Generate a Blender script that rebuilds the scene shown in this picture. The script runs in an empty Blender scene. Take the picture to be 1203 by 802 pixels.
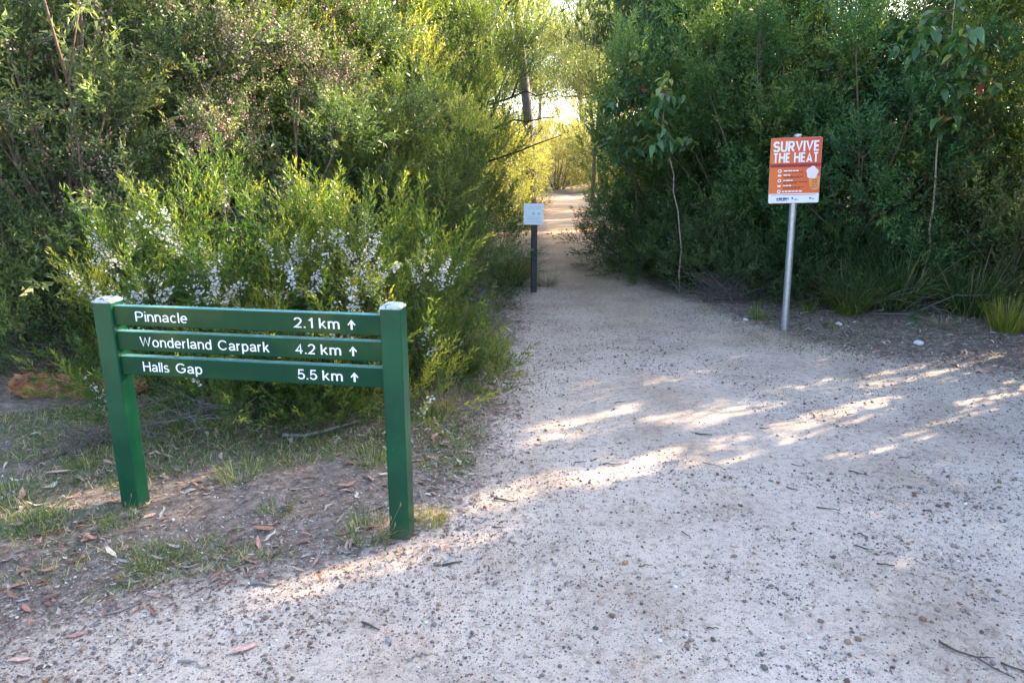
import bpy, math, random
import numpy as np
from mathutils import Vector

S = bpy.context.scene
COL = S.collection
R = math.radians
rng = np.random.default_rng(11)
random.seed(5)

# ------------------------------------------------------------------ camera
cam = bpy.data.cameras.new('camera')
cam.sensor_width = 36.0
cam.lens = 25.7
cam.clip_start = 0.05
cam.clip_end = 1500
cam_o = bpy.data.objects.new('camera', cam)
COL.objects.link(cam_o)
cam_o.location = (0, 0, 1.6)
cam_o.rotation_euler = (R(90 - 14.6), 0, 0)
S.camera = cam_o

# ------------------------------------------------------------------ sky, sun, exposure
SUN_EL = R(23.0)
SUN_AZ = R(60.0)                      # clockwise from +Y
SXY = np.array([math.sin(SUN_AZ), math.cos(SUN_AZ)])
W = bpy.data.worlds.new('World')
S.world = W
W.use_nodes = True
_sky = W.node_tree.nodes.new('ShaderNodeTexSky')
_sky.sky_type = 'NISHITA'
_sky.sun_disc = False
_sky.sun_elevation = SUN_EL
_sky.sun_rotation = SUN_AZ
_sky.air_density = 0.8
_sky.dust_density = 2.5
_bg = W.node_tree.nodes['Background']
_bg.inputs[1].default_value = 0.15
W.node_tree.links.new(_sky.outputs[0], _bg.inputs[0])

sl = bpy.data.lights.new('sun', 'SUN')
sl.energy = 4.8
sl.angle = R(0.5)
sl.color = (1.0, 0.80, 0.54)
sun_o = bpy.data.objects.new('sun', sl)
COL.objects.link(sun_o)
_d = Vector((-SXY[0] * math.cos(SUN_EL), -SXY[1] * math.cos(SUN_EL), -math.sin(SUN_EL)))
sun_o.rotation_euler = _d.to_track_quat('-Z', 'Y').to_euler()
sun_o.location = (12, 7, 12)

S.view_settings.view_transform = 'Standard'
S.view_settings.look = 'None'
S.view_settings.gamma = 1.0
S.view_settings.use_curve_mapping = False
S.view_settings.exposure = 2.74
S.cycles.max_bounces = 6
S.cycles.diffuse_bounces = 3
S.cycles.transmission_bounces = 4


# ------------------------------------------------------------------ helpers: noise
def vnoise(x, y, seed=0):
    x = np.asarray(x, float)
    y = np.asarray(y, float)
    xi = np.floor(x).astype(np.int64)
    yi = np.floor(y).astype(np.int64)
    fx = x - xi
    fy = y - yi
    fx = fx * fx * (3 - 2 * fx)
    fy = fy * fy * (3 - 2 * fy)

    def hsh(a, b):
        n = (a * 374761393 + b * 668265263 + seed * 1442695041) & 0xffffffff
        n = ((n ^ (n >> 13)) * 1274126177) & 0xffffffff
        n = n ^ (n >> 16)
        return (n & 0xffff) / 65535.0
    a = hsh(xi, yi)
    b = hsh(xi + 1, yi)
    c = hsh(xi, yi + 1)
    d = hsh(xi + 1, yi + 1)
    return (a * (1 - fx) + b * fx) * (1 - fy) + (c * (1 - fx) + d * fx) * fy


def fbm(x, y, seed=0, octv=4):
    v = 0
    a = .5
    for i in range(octv):
        v = v + a * vnoise(x * 2 ** i, y * 2 ** i, seed + i * 7)
        a *= .5
    return v


# outline of the sandy track (metres)
PATH = np.array([(-9, -8), (-6, 1.0), (-2.6, 1.95), (-1.75, 2.22), (-1.32, 2.52), (-.8, 2.72), (-.3, 3.02), (-.2, 3.6),
                 (-.15, 4.43), (-.1, 5.3), (-.06, 6.15), (.02, 8.0), (.3, 9.6), (.52, 11.5), (.72, 16), (.98, 22.5), (.6, 26), (-2, 29),
                 (-8, 31), (-8, 33), (-1, 31.5), (2.2, 28), (2.5, 23), (2.0, 17), (1.3, 11.5), (1.5, 9.7), (1.95, 8.5), (2.3, 7.3), (2.65, 6.15),
                 (3.33, 5.5), (3.85, 5.2), (5.1, 4.7), (6.0, 2.5), (6.5, 0), (9, -8)])


def path_sd(x, y):
    """signed distance to the track outline, positive inside"""
    x = np.asarray(x, float)
    y = np.asarray(y, float)
    best = np.full(x.shape, 1e9)
    inside = np.zeros(x.shape, bool)
    n = len(PATH)
    for i in range(n):
        ax, ay = PATH[i]
        bx, by = PATH[(i + 1) % n]
        ex, ey = bx - ax, by - ay
        t = np.clip(((x - ax) * ex + (y - ay) * ey) / (ex * ex + ey * ey), 0, 1)
        d = np.hypot(x - ax - t * ex, y - ay - t * ey)
        best = np.minimum(best, d)
        c = (ay > y) != (by > y)
        with np.errstate(divide='ignore', invalid='ignore'):
            xx = ax + (y - ay) * ex / (ey if ey != 0 else 1e-9)
        inside ^= c & (x < xx)
    return np.where(inside, best, -best)


def ground_z(x, y, sd=None):
    x = np.asarray(x, float)
    y = np.asarray(y, float)
    if sd is None:
        sd = path_sd(x, y)
    out = np.clip(-sd, 0, 1.5)
    z = (fbm(x * .9, y * .9, 3, 3) - .45) * .05
    z = z + (fbm(x * 6, y * 6, 21, 3) - .45) * .016
    z = z + out * .03 + (fbm(x * 3.3, y * 3.3, 31, 3) - .4) * .07 * np.clip(out * 2, 0, 1)
    z = z + np.clip(np.hypot(x, y) - 30, 0, 200) * .01
    return z


def gz(x, y):
    return float(ground_z(np.array([x]), np.array([y]))[0])


# ------------------------------------------------------------------ helpers: meshes
def mesh_raw(name, verts, faces, mat=None, attrs=None, smooth=False, cols=None):
    verts = np.ascontiguousarray(verts, np.float32).reshape(-1, 3)
    faces = np.ascontiguousarray(faces, np.int32)
    me = bpy.data.meshes.new(name)
    k = faces.shape[1]
    nf = len(faces)
    me.vertices.add(len(verts))
    me.vertices.foreach_set('co', verts.ravel())
    me.loops.add(nf * k)
    me.loops.foreach_set('vertex_index', faces.ravel())
    me.polygons.add(nf)
    me.polygons.foreach_set('loop_start', np.arange(nf, dtype=np.int32) * k)
    if smooth:
        me.polygons.foreach_set('use_smooth', np.ones(nf, bool))
    me.update(calc_edges=True)
    if attrs:
        for n, a in attrs.items():
            at = me.attributes.new(n, 'FLOAT', 'POINT')
            at.data.foreach_set('value', np.ascontiguousarray(a, np.float32).ravel())
    if cols is not None:
        at = me.attributes.new('col', 'FLOAT_COLOR', 'POINT')
        c4 = np.ones((len(verts), 4), np.float32)
        c4[:, :3] = cols
        at.data.foreach_set('color', c4.ravel())
    if mat:
        me.materials.append(mat)
    return me


def soup(name, tris, mat, tone=None):
    """triangle soup: tris (n,3,3), tone (n,)"""
    n = len(tris)
    a = None
    if tone is not None:
        a = {'tone': np.repeat(tone, 3)}
    return mesh_raw(name, tris.reshape(-1, 3), np.arange(n * 3).reshape(-1, 3), mat, a)


class MB:
    """small polygon collector"""
    def __init__(s):
        s.v = []
        s.f = []

    def box(s, c, d, ax=None):
        i = len(s.v)
        for z in (-1, 1):
            for x, y in ((-1, -1), (1, -1), (1, 1), (-1, 1)):
                s.v.append((c[0] + x * d[0] / 2, c[1] + y * d[1] / 2, c[2] + z * d[2] / 2))
        s.f += [(i + 3, i + 2, i + 1, i), (i + 4, i + 5, i + 6, i + 7)]
        for k in range(4):
            s.f.append((i + k, i + (k + 1) % 4, i + 4 + (k + 1) % 4, i + 4 + k))
        return s

    def tube(s, pts, rads, n=6, cap=True):
        pts = [Vector(p) for p in pts]
        i0 = len(s.v)
        for k, p in enumerate(pts):
            d = (pts[min(k + 1, len(pts) - 1)] - pts[max(k - 1, 0)]).normalized()
            a = d.orthogonal().normalized() if abs(d.z) > .9 else d.cross(Vector((0, 0, 1))).normalized()
            if abs(d.z) > .9:
                a = Vector((1, 0, 0)) - d * d.x
                a.normalize()
            b = d.cross(a)
            for j in range(n):
                t = 2 * math.pi * j / n
                q = p + (a * math.cos(t) + b * math.sin(t)) * rads[k]
                s.v.append(tuple(q))
        for k in range(len(pts) - 1):
            for j in range(n):
                a0 = i0 + k * n + j
                a1 = i0 + k * n + (j + 1) % n
                s.f.append((a0, a1, a1 + n, a0 + n))
        if cap:
            s.f.append(tuple(i0 + j for j in reversed(range(n))))
            e = i0 + (len(pts) - 1) * n
            s.f.append(tuple(e + j for j in range(n)))
        return s

    def poly(s, pts, z0, z1):
        """extrude an outline (x,y) from z0 to z1"""
        i = len(s.v)
        n = len(pts)
        s.v += [(p[0], p[1], z0) for p in pts] + [(p[0], p[1], z1) for p in pts]
        s.f.append(tuple(i + k for k in reversed(range(n))))
        s.f.append(tuple(i + n + k for k in range(n)))
        for k in range(n):
            s.f.append((i + k, i + (k + 1) % n, i + n + (k + 1) % n, i + n + k))
        return s

    def mesh(s, name, mat, smooth=False):
        me = bpy.data.meshes.new(name)
        me.from_pydata(s.v, [], s.f)
        me.materials.append(mat)
        if smooth:
            for p in me.polygons:
                p.use_smooth = True
        me.update()
        return me


def link(name, me, parent=None, loc=(0, 0, 0), rot=(0, 0, 0), sc=(1, 1, 1)):
    o = bpy.data.objects.new(name, me)
    COL.objects.link(o)
    o.parent = parent
    o.location = loc
    o.rotation_euler = rot
    o.scale = sc if hasattr(sc, '__len__') else (sc, sc, sc)
    return o


def tag(o, label=None, cat=None, group=None, kind=None):
    if label:
        o['label'] = label
    if cat:
        o['category'] = cat
    if group:
        o['group'] = group
    if kind:
        o['kind'] = kind
    return o


def bevel(me, w=.004, seg=2):
    import bmesh
    bm = bmesh.new()
    bm.from_mesh(me)
    es = [e for e in bm.edges if len(e.link_faces) == 2 and e.calc_face_angle(0) > .6]
    bmesh.ops.bevel(bm, geom=es, offset=w, segments=seg, affect='EDGES', profile=.5)
    bm.to_mesh(me)
    bm.free()
    return me


# ------------------------------------------------------------------ materials
def newmat(name):
    m = bpy.data.materials.new(name)
    m.use_nodes = True
    nt = m.node_tree
    nt.nodes.clear()
    out = nt.nodes.new('ShaderNodeOutputMaterial')
    return m, nt, out


def ramp(nt, stops):
    r = nt.nodes.new('ShaderNodeValToRGB')
    e = r.color_ramp.elements
    while len(e) < len(stops):
        e.new(.5)
    for k, (p, c) in enumerate(stops):
        e[k].position = p
        e[k].color = (c[0], c[1], c[2], 1)
    return r


def noise_node(nt, scale, detail=4, rough=.55, coord='Object'):
    tc = nt.nodes.new('ShaderNodeTexCoord')
    n = nt.nodes.new('ShaderNodeTexNoise')
    n.inputs['Scale'].default_value = scale
    n.inputs['Detail'].default_value = detail
    n.inputs['Roughness'].default_value = rough
    nt.links.new(tc.outputs[coord], n.inputs['Vector'])
    return n


def mix(nt, a, b, fac, mode='MIX'):
    m = nt.nodes.new('ShaderNodeMix')
    m.data_type = 'RGBA'
    m.blend_type = mode
    for v, i in ((fac, 0), (a, 6), (b, 7)):
        if hasattr(v, 'is_output') or hasattr(v, 'links'):
            nt.links.new(v, m.inputs[i])
        elif i == 0:
            m.inputs[0].default_value = v
        else:
            m.inputs[i].default_value = (*v, 1)
    return m.outputs[2]


def simple(name, col, rough=.6, var=.15, scale=20, bump=0, metal=0, spec=.4):
    m, nt, out = newmat(name)
    b = nt.nodes.new('ShaderNodeBsdfPrincipled')
    n = noise_node(nt, scale)
    lo = [c * (1 - var) for c in col]
    hi = [min(1, c * (1 + var)) for c in col]
    r = ramp(nt, [(.3, lo), (.7, hi)])
    nt.links.new(n.outputs[0], r.inputs[0])
    nt.links.new(r.outputs[0], b.inputs['Base Color'])
    b.inputs['Roughness'].default_value = rough
    b.inputs['Metallic'].default_value = metal
    b.inputs['Specular IOR Level'].default_value = spec
    if bump:
        bp = nt.nodes.new('ShaderNodeBump')
        bp.inputs['Strength'].default_value = bump
        bp.inputs['Distance'].default_value = .01
        nt.links.new(n.outputs[0], bp.inputs['Height'])
        nt.links.new(bp.outputs[0], b.inputs['Normal'])
    nt.links.new(b.outputs[0], out.inputs[0])
    return m


def leafmat(name, stops, trans=.32, tcol=(1.6, 1.6, .6), rough=.45, spec=.45, orand=.35):
    """leaf: colour by the leaf's own tone (age), diffuse + gloss + light coming through"""
    m, nt, out = newmat(name)
    at = nt.nodes.new('ShaderNodeAttribute')
    at.attribute_name = 'tone'
    r = ramp(nt, stops)
    nt.links.new(at.outputs['Fac'], r.inputs[0])
    oi = nt.nodes.new('ShaderNodeObjectInfo')
    hs = nt.nodes.new('ShaderNodeHueSaturation')
    mp = nt.nodes.new('ShaderNodeMapRange')
    mp.inputs['To Min'].default_value = 1 - orand
    mp.inputs['To Max'].default_value = 1 + orand
    nt.links.new(oi.outputs['Random'], mp.inputs[0])
    nt.links.new(mp.outputs[0], hs.inputs['Value'])
    mp2 = nt.nodes.new('ShaderNodeMapRange')
    mp2.inputs['To Min'].default_value = .5 + .03 * (orand > 0)
    mp2.inputs['To Max'].default_value = .5 - .03 * (orand > 0)
    nt.links.new(oi.outputs['Random'], mp2.inputs[0])
    nt.links.new(mp2.outputs[0], hs.inputs['Hue'])
    nt.links.new(r.outputs[0], hs.inputs['Color'])
    p = nt.nodes.new('ShaderNodeBsdfPrincipled')
    p.inputs['Roughness'].default_value = rough
    p.inputs['Specular IOR Level'].default_value = spec
    nt.links.new(hs.outputs[0], p.inputs['Base Color'])
    t = nt.nodes.new('ShaderNodeBsdfTranslucent')
    tc = mix(nt, hs.outputs[0], tcol, 1.0, 'MULTIPLY')
    nt.links.new(tc, t.inputs[0])
    ms = nt.nodes.new('ShaderNodeMixShader')
    ms.inputs[0].default_value = trans
    nt.links.new(p.outputs[0], ms.inputs[1])
    nt.links.new(t.outputs[0], ms.inputs[2])
    nt.links.new(ms.outputs[0], out.inputs[0])
    return m


def colmat(name, rough=.7, spec=.3, gain=1.0, noise=0):
    """own colour of each small piece"""
    m, nt, out = newmat(name)
    at = nt.nodes.new('ShaderNodeAttribute')
    at.attribute_name = 'col'
    p = nt.nodes.new('ShaderNodeBsdfPrincipled')
    p.inputs['Roughness'].default_value = rough
    p.inputs['Specular IOR Level'].default_value = spec
    c = at.outputs['Color']
    if noise:
        n = noise_node(nt, noise, 3)
        r = ramp(nt, [(.3, (.65, .65, .65)), (.7, (1.2, 1.2, 1.2))])
        nt.links.new(n.outputs[0], r.inputs[0])
        c = mix(nt, c, r.outputs[0], 1.0, 'MULTIPLY')
    nt.links.new(c, p.inputs['Base Color'])
    nt.links.new(p.outputs[0], out.inputs[0])
    return m


M = {}
M['tea'] = leafmat('tea_tree_leaf', [(0, (.030, .072, .026)), (.5, (.070, .150, .045)), (1, (.22, .29, .075))])
M['tealight'] = leafmat('yellow_green_tea_tree_leaf', [(0, (.050, .095, .026)), (.5, (.115, .195, .050)), (1, (.33, .36, .09))], .38)
M['teablue'] = leafmat('blue_green_tea_tree_leaf', [(0, (.036, .090, .034)), (.5, (.082, .180, .060)), (1, (.25, .34, .10))])
M['teagrey'] = leafmat('grey_tea_tree_leaf', [(0, (.030, .060, .026)), (.5, (.072, .125, .048)), (1, (.22, .26, .10))])
M['olive'] = leafmat('olive_leaf', [(0, (.036, .064, .020)), (.5, (.080, .135, .036)), (1, (.23, .25, .075))], .45)
M['heath'] = leafmat('heath_leaf', [(0, (.030, .062, .016)), (.5, (.078, .130, .027)), (1, (.28, .275, .055))], .5, orand=.12)
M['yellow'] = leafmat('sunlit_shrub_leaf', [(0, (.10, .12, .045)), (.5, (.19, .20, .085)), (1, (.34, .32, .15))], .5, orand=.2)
M['gum'] = leafmat('gum_leaf', [(0, (.05, .085, .035)), (.55, (.11, .145, .055)), (1, (.26, .22, .08))], .45, rough=.4, spec=.5)
M['broad'] = leafmat('broad_gum_leaf', [(0, (.045, .11, .042)), (.5, (.085, .175, .06)), (1, (.24, .29, .07))], .35, rough=.33, spec=.6, orand=.35)
M['redleaf'] = leafmat('red_old_leaf', [(0, (.35, .05, .03)), (1, (.45, .12, .06))], .4, (1.3, 1, .8), rough=.4, orand=.2)
M['dark'] = leafmat('dark_shrub_leaf', [(0, (.028, .055, .022)), (.5, (.062, .115, .036)), (1, (.16, .20, .06))], .35)
M['sedge'] = leafmat('sedge_blade', [(0, (.05, .095, .028)), (.6, (.12, .19, .055)), (1, (.36, .30, .17))], .4, orand=.2)
M['lime'] = leafmat('lime_grass_blade', [(0, (.10, .16, .025)), (.6, (.22, .28, .04)), (1, (.40, .36, .12))], .5, orand=.1)
M['grass'] = leafmat('grass_blade', [(0, (.05, .11, .025)), (.5, (.12, .20, .045)), (.8, (.26, .27, .10)), (1, (.48, .42, .26))], .4, orand=.15)
M['straw'] = leafmat('straw_blade', [(0, (.20, .16, .09)), (1, (.42, .35, .22))], .3, (1, 1, .9), orand=.15)
M['deadtwig'] = simple('dead_twig', (.16, .13, .115), .8, .35, 30)
M['rust'] = simple('rusty_bracken', (.28, .15, .085), .8, .4, 25)
M['greyleaf'] = leafmat('silver_leaf', [(0, (.30, .33, .28)), (1, (.55, .58, .52))], .3, (1, 1, .9), orand=.1)
M['bark'] = simple('shrub_bark', (.11, .085, .065), .85, .45, 25, .4)
M['brownbark'] = simple('brown_tea_tree_bark', (.15, .11, .082), .85, .45, 25, .4)
M['gumbark'] = simple('gum_bark', (.12, .10, .085), .8, .5, 8, .4)
M['palebark'] = simple('pale_sapling_bark', (.30, .235, .175), .75, .5, 30)
M['blackbark'] = simple('charred_bark', (.018, .016, .016), .7, .3, 20)
M['flower'] = leafmat('white_petal', [(0, (.62, .60, .62)), (1, (.82, .80, .80))], .3, (1, 1, 1), orand=0)
M['pod'] = leafmat('pink_seed_pod', [(0, (.34, .19, .16)), (.5, (.52, .34, .30)), (1, (.72, .56, .51))], .2, (1.1, 1, .9), orand=.15)
M['pebble'] = colmat('gravel_stone', .75)
M['litter'] = colmat('dry_leaf', .6, .35, noise=60)
M['log'] = simple('rotten_log', (.27, .12, .055), .85, .75, 16, .9)


def ground_mat():
    m, nt, out = newmat('sandy_ground')
    L = nt.links
    b = nt.nodes.new('ShaderNodeBsdfPrincipled')
    b.inputs['Roughness'].default_value = .9
    b.inputs['Specular IOR Level'].default_value = .2
    at = nt.nodes.new('ShaderNodeAttribute')
    at.attribute_name = 'sand'
    at2 = nt.nodes.new('ShaderNodeAttribute')
    at2.attribute_name = 'ochre'
    n1 = noise_node(nt, 1.6, 6, .6)
    n2 = noise_node(nt, 26, 6, .7)
    n3 = noise_node(nt, 140, 3, .7)
    sand = ramp(nt, [(.25, (.37, .285, .225)), (.5, (.54, .45, .375)), (.75, (.64, .55, .475))])
    L.new(n1.outputs[0], sand.inputs[0])
    ochre = ramp(nt, [(.3, (.42, .27, .17)), (.7, (.56, .39, .26))])
    L.new(n1.outputs[0], ochre.inputs[0])
    c = mix(nt, sand.outputs[0], ochre.outputs[0], at2.outputs['Fac'])
    sp = ramp(nt, [(.34, (.58, .53, .49)), (.5, (1, 1, 1)), (.68, (1.12, 1.1, 1.08))])
    L.new(n2.outputs[0], sp.inputs[0])
    c = mix(nt, c, sp.outputs[0], .8, 'MULTIPLY')
    gr = ramp(nt, [(.36, (.5, .46, .44)), (.47, (1, 1, 1))])
    L.new(n3.outputs[0], gr.inputs[0])
    c = mix(nt, c, gr.outputs[0], .75, 'MULTIPLY')
    soil = ramp(nt, [(.3, (.10, .08, .065)), (.5, (.20, .16, .13)), (.7, (.36, .30, .255))])
    L.new(n2.outputs[0], soil.inputs[0])
    s2 = mix(nt, soil.outputs[0], gr.outputs[0], .8, 'MULTIPLY')
    ad = nt.nodes.new('ShaderNodeMath')
    ad.operation = 'MULTIPLY_ADD'
    L.new(n2.outputs[0], ad.inputs[0])
    ad.inputs[1].default_value = .9
    L.new(at.outputs['Fac'], ad.inputs[2])
    f = nt.nodes.new('ShaderNodeMapRange')
    f.inputs[1].default_value = .75
    f.inputs[2].default_value = 1.15
    L.new(ad.outputs[0], f.inputs[0])
    c = mix(nt, s2, c, f.outputs[0])
    L.new(c, b.inputs['Base Color'])
    bp = nt.nodes.new('ShaderNodeBump')
    bp.inputs['Strength'].default_value = .7
    bp.inputs['Distance'].default_value = .006
    ma = nt.nodes.new('ShaderNodeMath')
    ma.operation = 'ADD'
    L.new(n2.outputs[0], ma.inputs[0])
    L.new(n3.outputs[0], ma.inputs[1])
    L.new(ma.outputs[0], bp.inputs['Height'])
    L.new(bp.outputs[0], b.inputs['Normal'])
    L.new(b.outputs[0], out.inputs[0])
    return m


M['ground'] = ground_mat()

# ------------------------------------------------------------------ ground and track
def geo(a, b, n):
    t = np.linspace(0, 1, n + 1)[1:]
    return a + (b - a) * t ** 2.2


gx = np.concatenate([geo(-4.4, -220, 34)[::-1], np.arange(-4.4, 5.0, .036), geo(5.0, 220, 34)])
gy = np.concatenate([geo(1.35, -60, 20)[::-1], np.arange(1.35, 7.0, .036), np.arange(7.0, 13, .09), np.arange(13, 34, .35), geo(34, 300, 20)])
XX, YY = np.meshgrid(gx, gy)
SD = path_sd(XX, YY)
ZZ = ground_z(XX, YY, SD)
wob = (fbm(XX * 2.3, YY * 2.3, 55, 4) - .47) * .7
sand = np.clip(.5 + (SD + wob * .55 - .03) * 1.6, 0, 1)
och = np.clip((YY - 5.2) / 5.0, 0, 1) * .85 + np.clip(fbm(XX * .8, YY * .8, 77, 3) - .47, 0, 1) * 1.2 * np.clip((YY - 2.5) / 3, .1, 1)
nx, ny = len(gx), len(gy)
V = np.stack([XX, YY, ZZ], -1).reshape(-1, 3)
idx = np.arange(nx * ny).reshape(ny, nx)
F = np.stack([idx[:-1, :-1], idx[:-1, 1:], idx[1:, 1:], idx[1:, :-1]], -1).reshape(-1, 4)
sdc = (SD[:-1, :-1] + SD[1:, 1:]).ravel() / 2 + (wob[:-1, :-1].ravel()) * .35


def sub_mesh(name, keep):
    f = F[keep]
    u, inv = np.unique(f, return_inverse=True)
    return mesh_raw(name, V[u], inv.reshape(-1, 4), M['ground'], {'sand': sand.ravel()[u], 'ochre': np.clip(och.ravel()[u], 0, 1)}, True)


tag(link('ground', sub_mesh('ground', sdc < 0)), kind='structure')
tag(link('path', sub_mesh('path', sdc >= 0)), kind='structure')


# ------------------------------------------------------------------ gravel on the track
def pebbles(name, P, size, cols, sides=6):
    """squashed irregular stones: two rings and two poles would be heavy; a jittered octahedron is enough at 2-5 px"""
    n = len(P)
    base = np.array([(1, 0, 0), (0, 1, 0), (-1, 0, 0), (0, -1, 0), (0, 0, 1), (0, 0, -1)], float)
    fc = np.array([(0, 1, 4), (1, 2, 4), (2, 3, 4), (3, 0, 4), (1, 0, 5), (2, 1, 5), (3, 2, 5), (0, 3, 5)])
    if sides == 20:
        t = (1 + 5 ** .5) / 2
        base = np.array([(-1, t, 0), (1, t, 0), (-1, -t, 0), (1, -t, 0), (0, -1, t), (0, 1, t), (0, -1, -t), (0, 1, -t), (t, 0, -1), (t, 0, 1), (-t, 0, -1), (-t, 0, 1)]) / 1.9
        fc = np.array([(0, 11, 5), (0, 5, 1), (0, 1, 7), (0, 7, 10), (0, 10, 11), (1, 5, 9), (5, 11, 4), (11, 10, 2), (10, 7, 6), (7, 1, 8), (3, 9, 4), (3, 4, 2), (3, 2, 6), (3, 6, 8), (3, 8, 9), (4, 9, 5), (2, 4, 11), (6, 2, 10), (8, 6, 7), (9, 8, 1)])
    if sides == 4:
        base = np.array([(1, 0, -.4), (0, 1, -.4), (-1, 0, -.4), (0, -1, -.4), (.1, .1, .9)], float)
        fc = np.array([(0, 1, 4), (1, 2, 4), (2, 3, 4), (3, 0, 4)])
    nb = len(base)
    v = base[None] * (1 + rng.normal(0, .16, (n, nb, 1)))
    v = v * np.stack([np.ones(n), rng.uniform(.6, 1, n), rng.uniform(.45, .8, n)], -1)[:, None, :]
    a = rng.uniform(0, 2 * np.pi, n)
    ca, sa = np.cos(a)[:, None], np.sin(a)[:, None]
    x = v[:, :, 0] * ca - v[:, :, 1] * sa
    y = v[:, :, 0] * sa + v[:, :, 1] * ca
    v = np.stack([x, y, v[:, :, 2]], -1) * size[:, None, None] + P[:, None, :]
    f = fc[None] + (np.arange(n) * nb)[:, None, None]
    return mesh_raw(name, v.reshape(-1, 3), f.reshape(-1, 3), M['pebble'], cols=np.repeat(cols, nb, 0), smooth=True)


PAL = np.array([(.19, .11, .07), (.26, .17, .12), (.13, .105, .09), (.33, .26, .21), (.23, .22, .22), (.16, .145, .14), (.44, .39, .35), (.62, .59, .56), (.33, .17, .09), (.25, .22, .21)])
PW = np.array([.16, .14, .13, .13, .13, .10, .08, .03, .05, .05])


def scatter(n, x0, x1, y0, y1, fn):
    x = rng.uniform(x0, x1, n)
    # more points near the camera
    y = y0 + (y1 - y0) * rng.uniform(0, 1, n) ** 1.5
    k = rng.uniform(0, 1, n) < fn(x, y)
    return x[k], y[k]


def grav_density(x, y):
    sd = path_sd(x, y)
    d = np.clip((fbm(x * .9, y * .9, 91, 5) - .38) * 5.0, .10, 1)
    d = d * np.clip(fbm(x * 5, y * 5, 12, 3) * 2.6 - .35, .15, 1)
    e = np.clip(1 - np.abs(sd - .1) / .55, 0, 1)
    return np.clip(d + e * .5, 0, 1) * (sd > np.where(x > 1, -1.0, -.45))


def vis(x, y, m=.25):
    return np.abs(x) < (y * .968 + .4) * .70 + m


def grav_obj(name, n, y0, y1, smin, smax, sides):
    x, y = scatter(n, -4.2, 5.0, y0, y1, grav_density)
    k = vis(x, y)
    x, y = x[k], y[k]
    s = smin + (smax - smin) * rng.uniform(0, 1, len(x)) ** 3.2
    z = ground_z(x, y) + s * .35
    c = PAL[rng.choice(len(PAL), len(x), p=PW / PW.sum())] * rng.uniform(.7, 1.3, (len(x), 1))
    o = link(name, pebbles(name, np.stack([x, y, z], -1), s, c, sides))
    return o


tag(grav_obj('gravel', 400000, 1.6, 9.0, .0019, .0056, 4), 'fine brown and grey grit strewn over the pale sand track', 'gravel', kind='stuff')
tag(grav_obj('gravel', 42000, 1.6, 7.5, .0038, .0100, 8), 'small brown and grey gravel stones lying loose on the track', 'gravel', kind='stuff')
tag(grav_obj('gravel', 7000, 1.6, 6.0, .0060, .0135, 20), 'coarser rounded brown gravel stones scattered over the near track', 'gravel', kind='stuff')


# ------------------------------------------------------------------ foliage generators
def basis(d, roll):
    """orthonormal frames with third axis d; d (n,3) unit"""
    up = np.where(np.abs(d[:, 2:3]) > .95, np.array([[1., 0, 0]]), np.array([[0, 0, 1.]]))
    a = np.cross(up, d)
    a /= np.linalg.norm(a, axis=1, keepdims=True) + 1e-9
    b = np.cross(d, a)
    c, s = np.cos(roll)[:, None], np.sin(roll)[:, None]
    return np.stack([a * c + b * s, -a * s + b * c, d], -1)   # columns


def norm(v):
    return v / (np.linalg.norm(v, axis=-1, keepdims=True) + 1e-9)


def leaves_along(p0, d, ln, npl, ll, lw, ang, r, t0=.1):
    """single-triangle leaves along straight twigs. p0,d (n,3), ln (n,) -> tris (n*npl,3,3), t"""
    n = len(p0)
    t = np.tile(np.linspace(t0, 1, npl), (n, 1)) + r.uniform(-.04, .04, (n, npl))
    pos = p0[:, None] + d[:, None] * (t * ln[:, None])[..., None]
    pos = pos.reshape(-1, 3)
    dd = np.repeat(d, npl, 0)
    perp = norm(np.cross(dd, norm(r.normal(size=dd.shape))))
    a = ang * r.uniform(.6, 1.3, len(dd))[:, None]
    ld = dd * np.cos(a) + perp * np.sin(a)
    side = norm(np.cross(ld, norm(r.normal(size=dd.shape))))
    L = ll * r.uniform(.6, 1.25, len(dd))[:, None]
    w = lw * r.uniform(.7, 1.2, len(dd))[:, None] / 2
    tri = np.stack([pos + side * w, pos - side * w, pos + ld * L], 1)
    return tri, t.ravel()


def spray(r, L=.30, nside=11, slen=.13, npl=8, ll=.024, lw=.0075, ang=.75, sang=.7, droop=0.0):
    """a leafy twig along +Z with side twigs"""
    t = np.linspace(.08, .95, nside)
    az = np.arange(nside) * 2.4 + r.uniform(0, 6)
    p0 = np.stack([np.zeros(nside), np.zeros(nside), t * L], -1)
    sa = sang * r.uniform(.75, 1.25, nside)
    d = np.stack([np.cos(az) * np.sin(sa), np.sin(az) * np.sin(sa), np.cos(sa)], -1)
    sl_ = slen * (1.05 - t * .75) * r.uniform(.6, 1.2, nside)
    A, ta = leaves_along(p0, d, sl_, npl, ll, lw, ang, r)
    B, tb = leaves_along(np.zeros((1, 3)), np.array([[0, 0, 1.]]), np.array([L * 1.05]), npl * 2, ll, lw, ang, r, .15)
    tri = np.concatenate([A, B])
    tone = np.concatenate([np.repeat(t, npl) * .55 + ta * .35, tb * .9])
    # gentle bow
    z = tri[..., 2]
    tri[..., 0] += (z / L) ** 2 * L * .12
    return tri, tone


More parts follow.
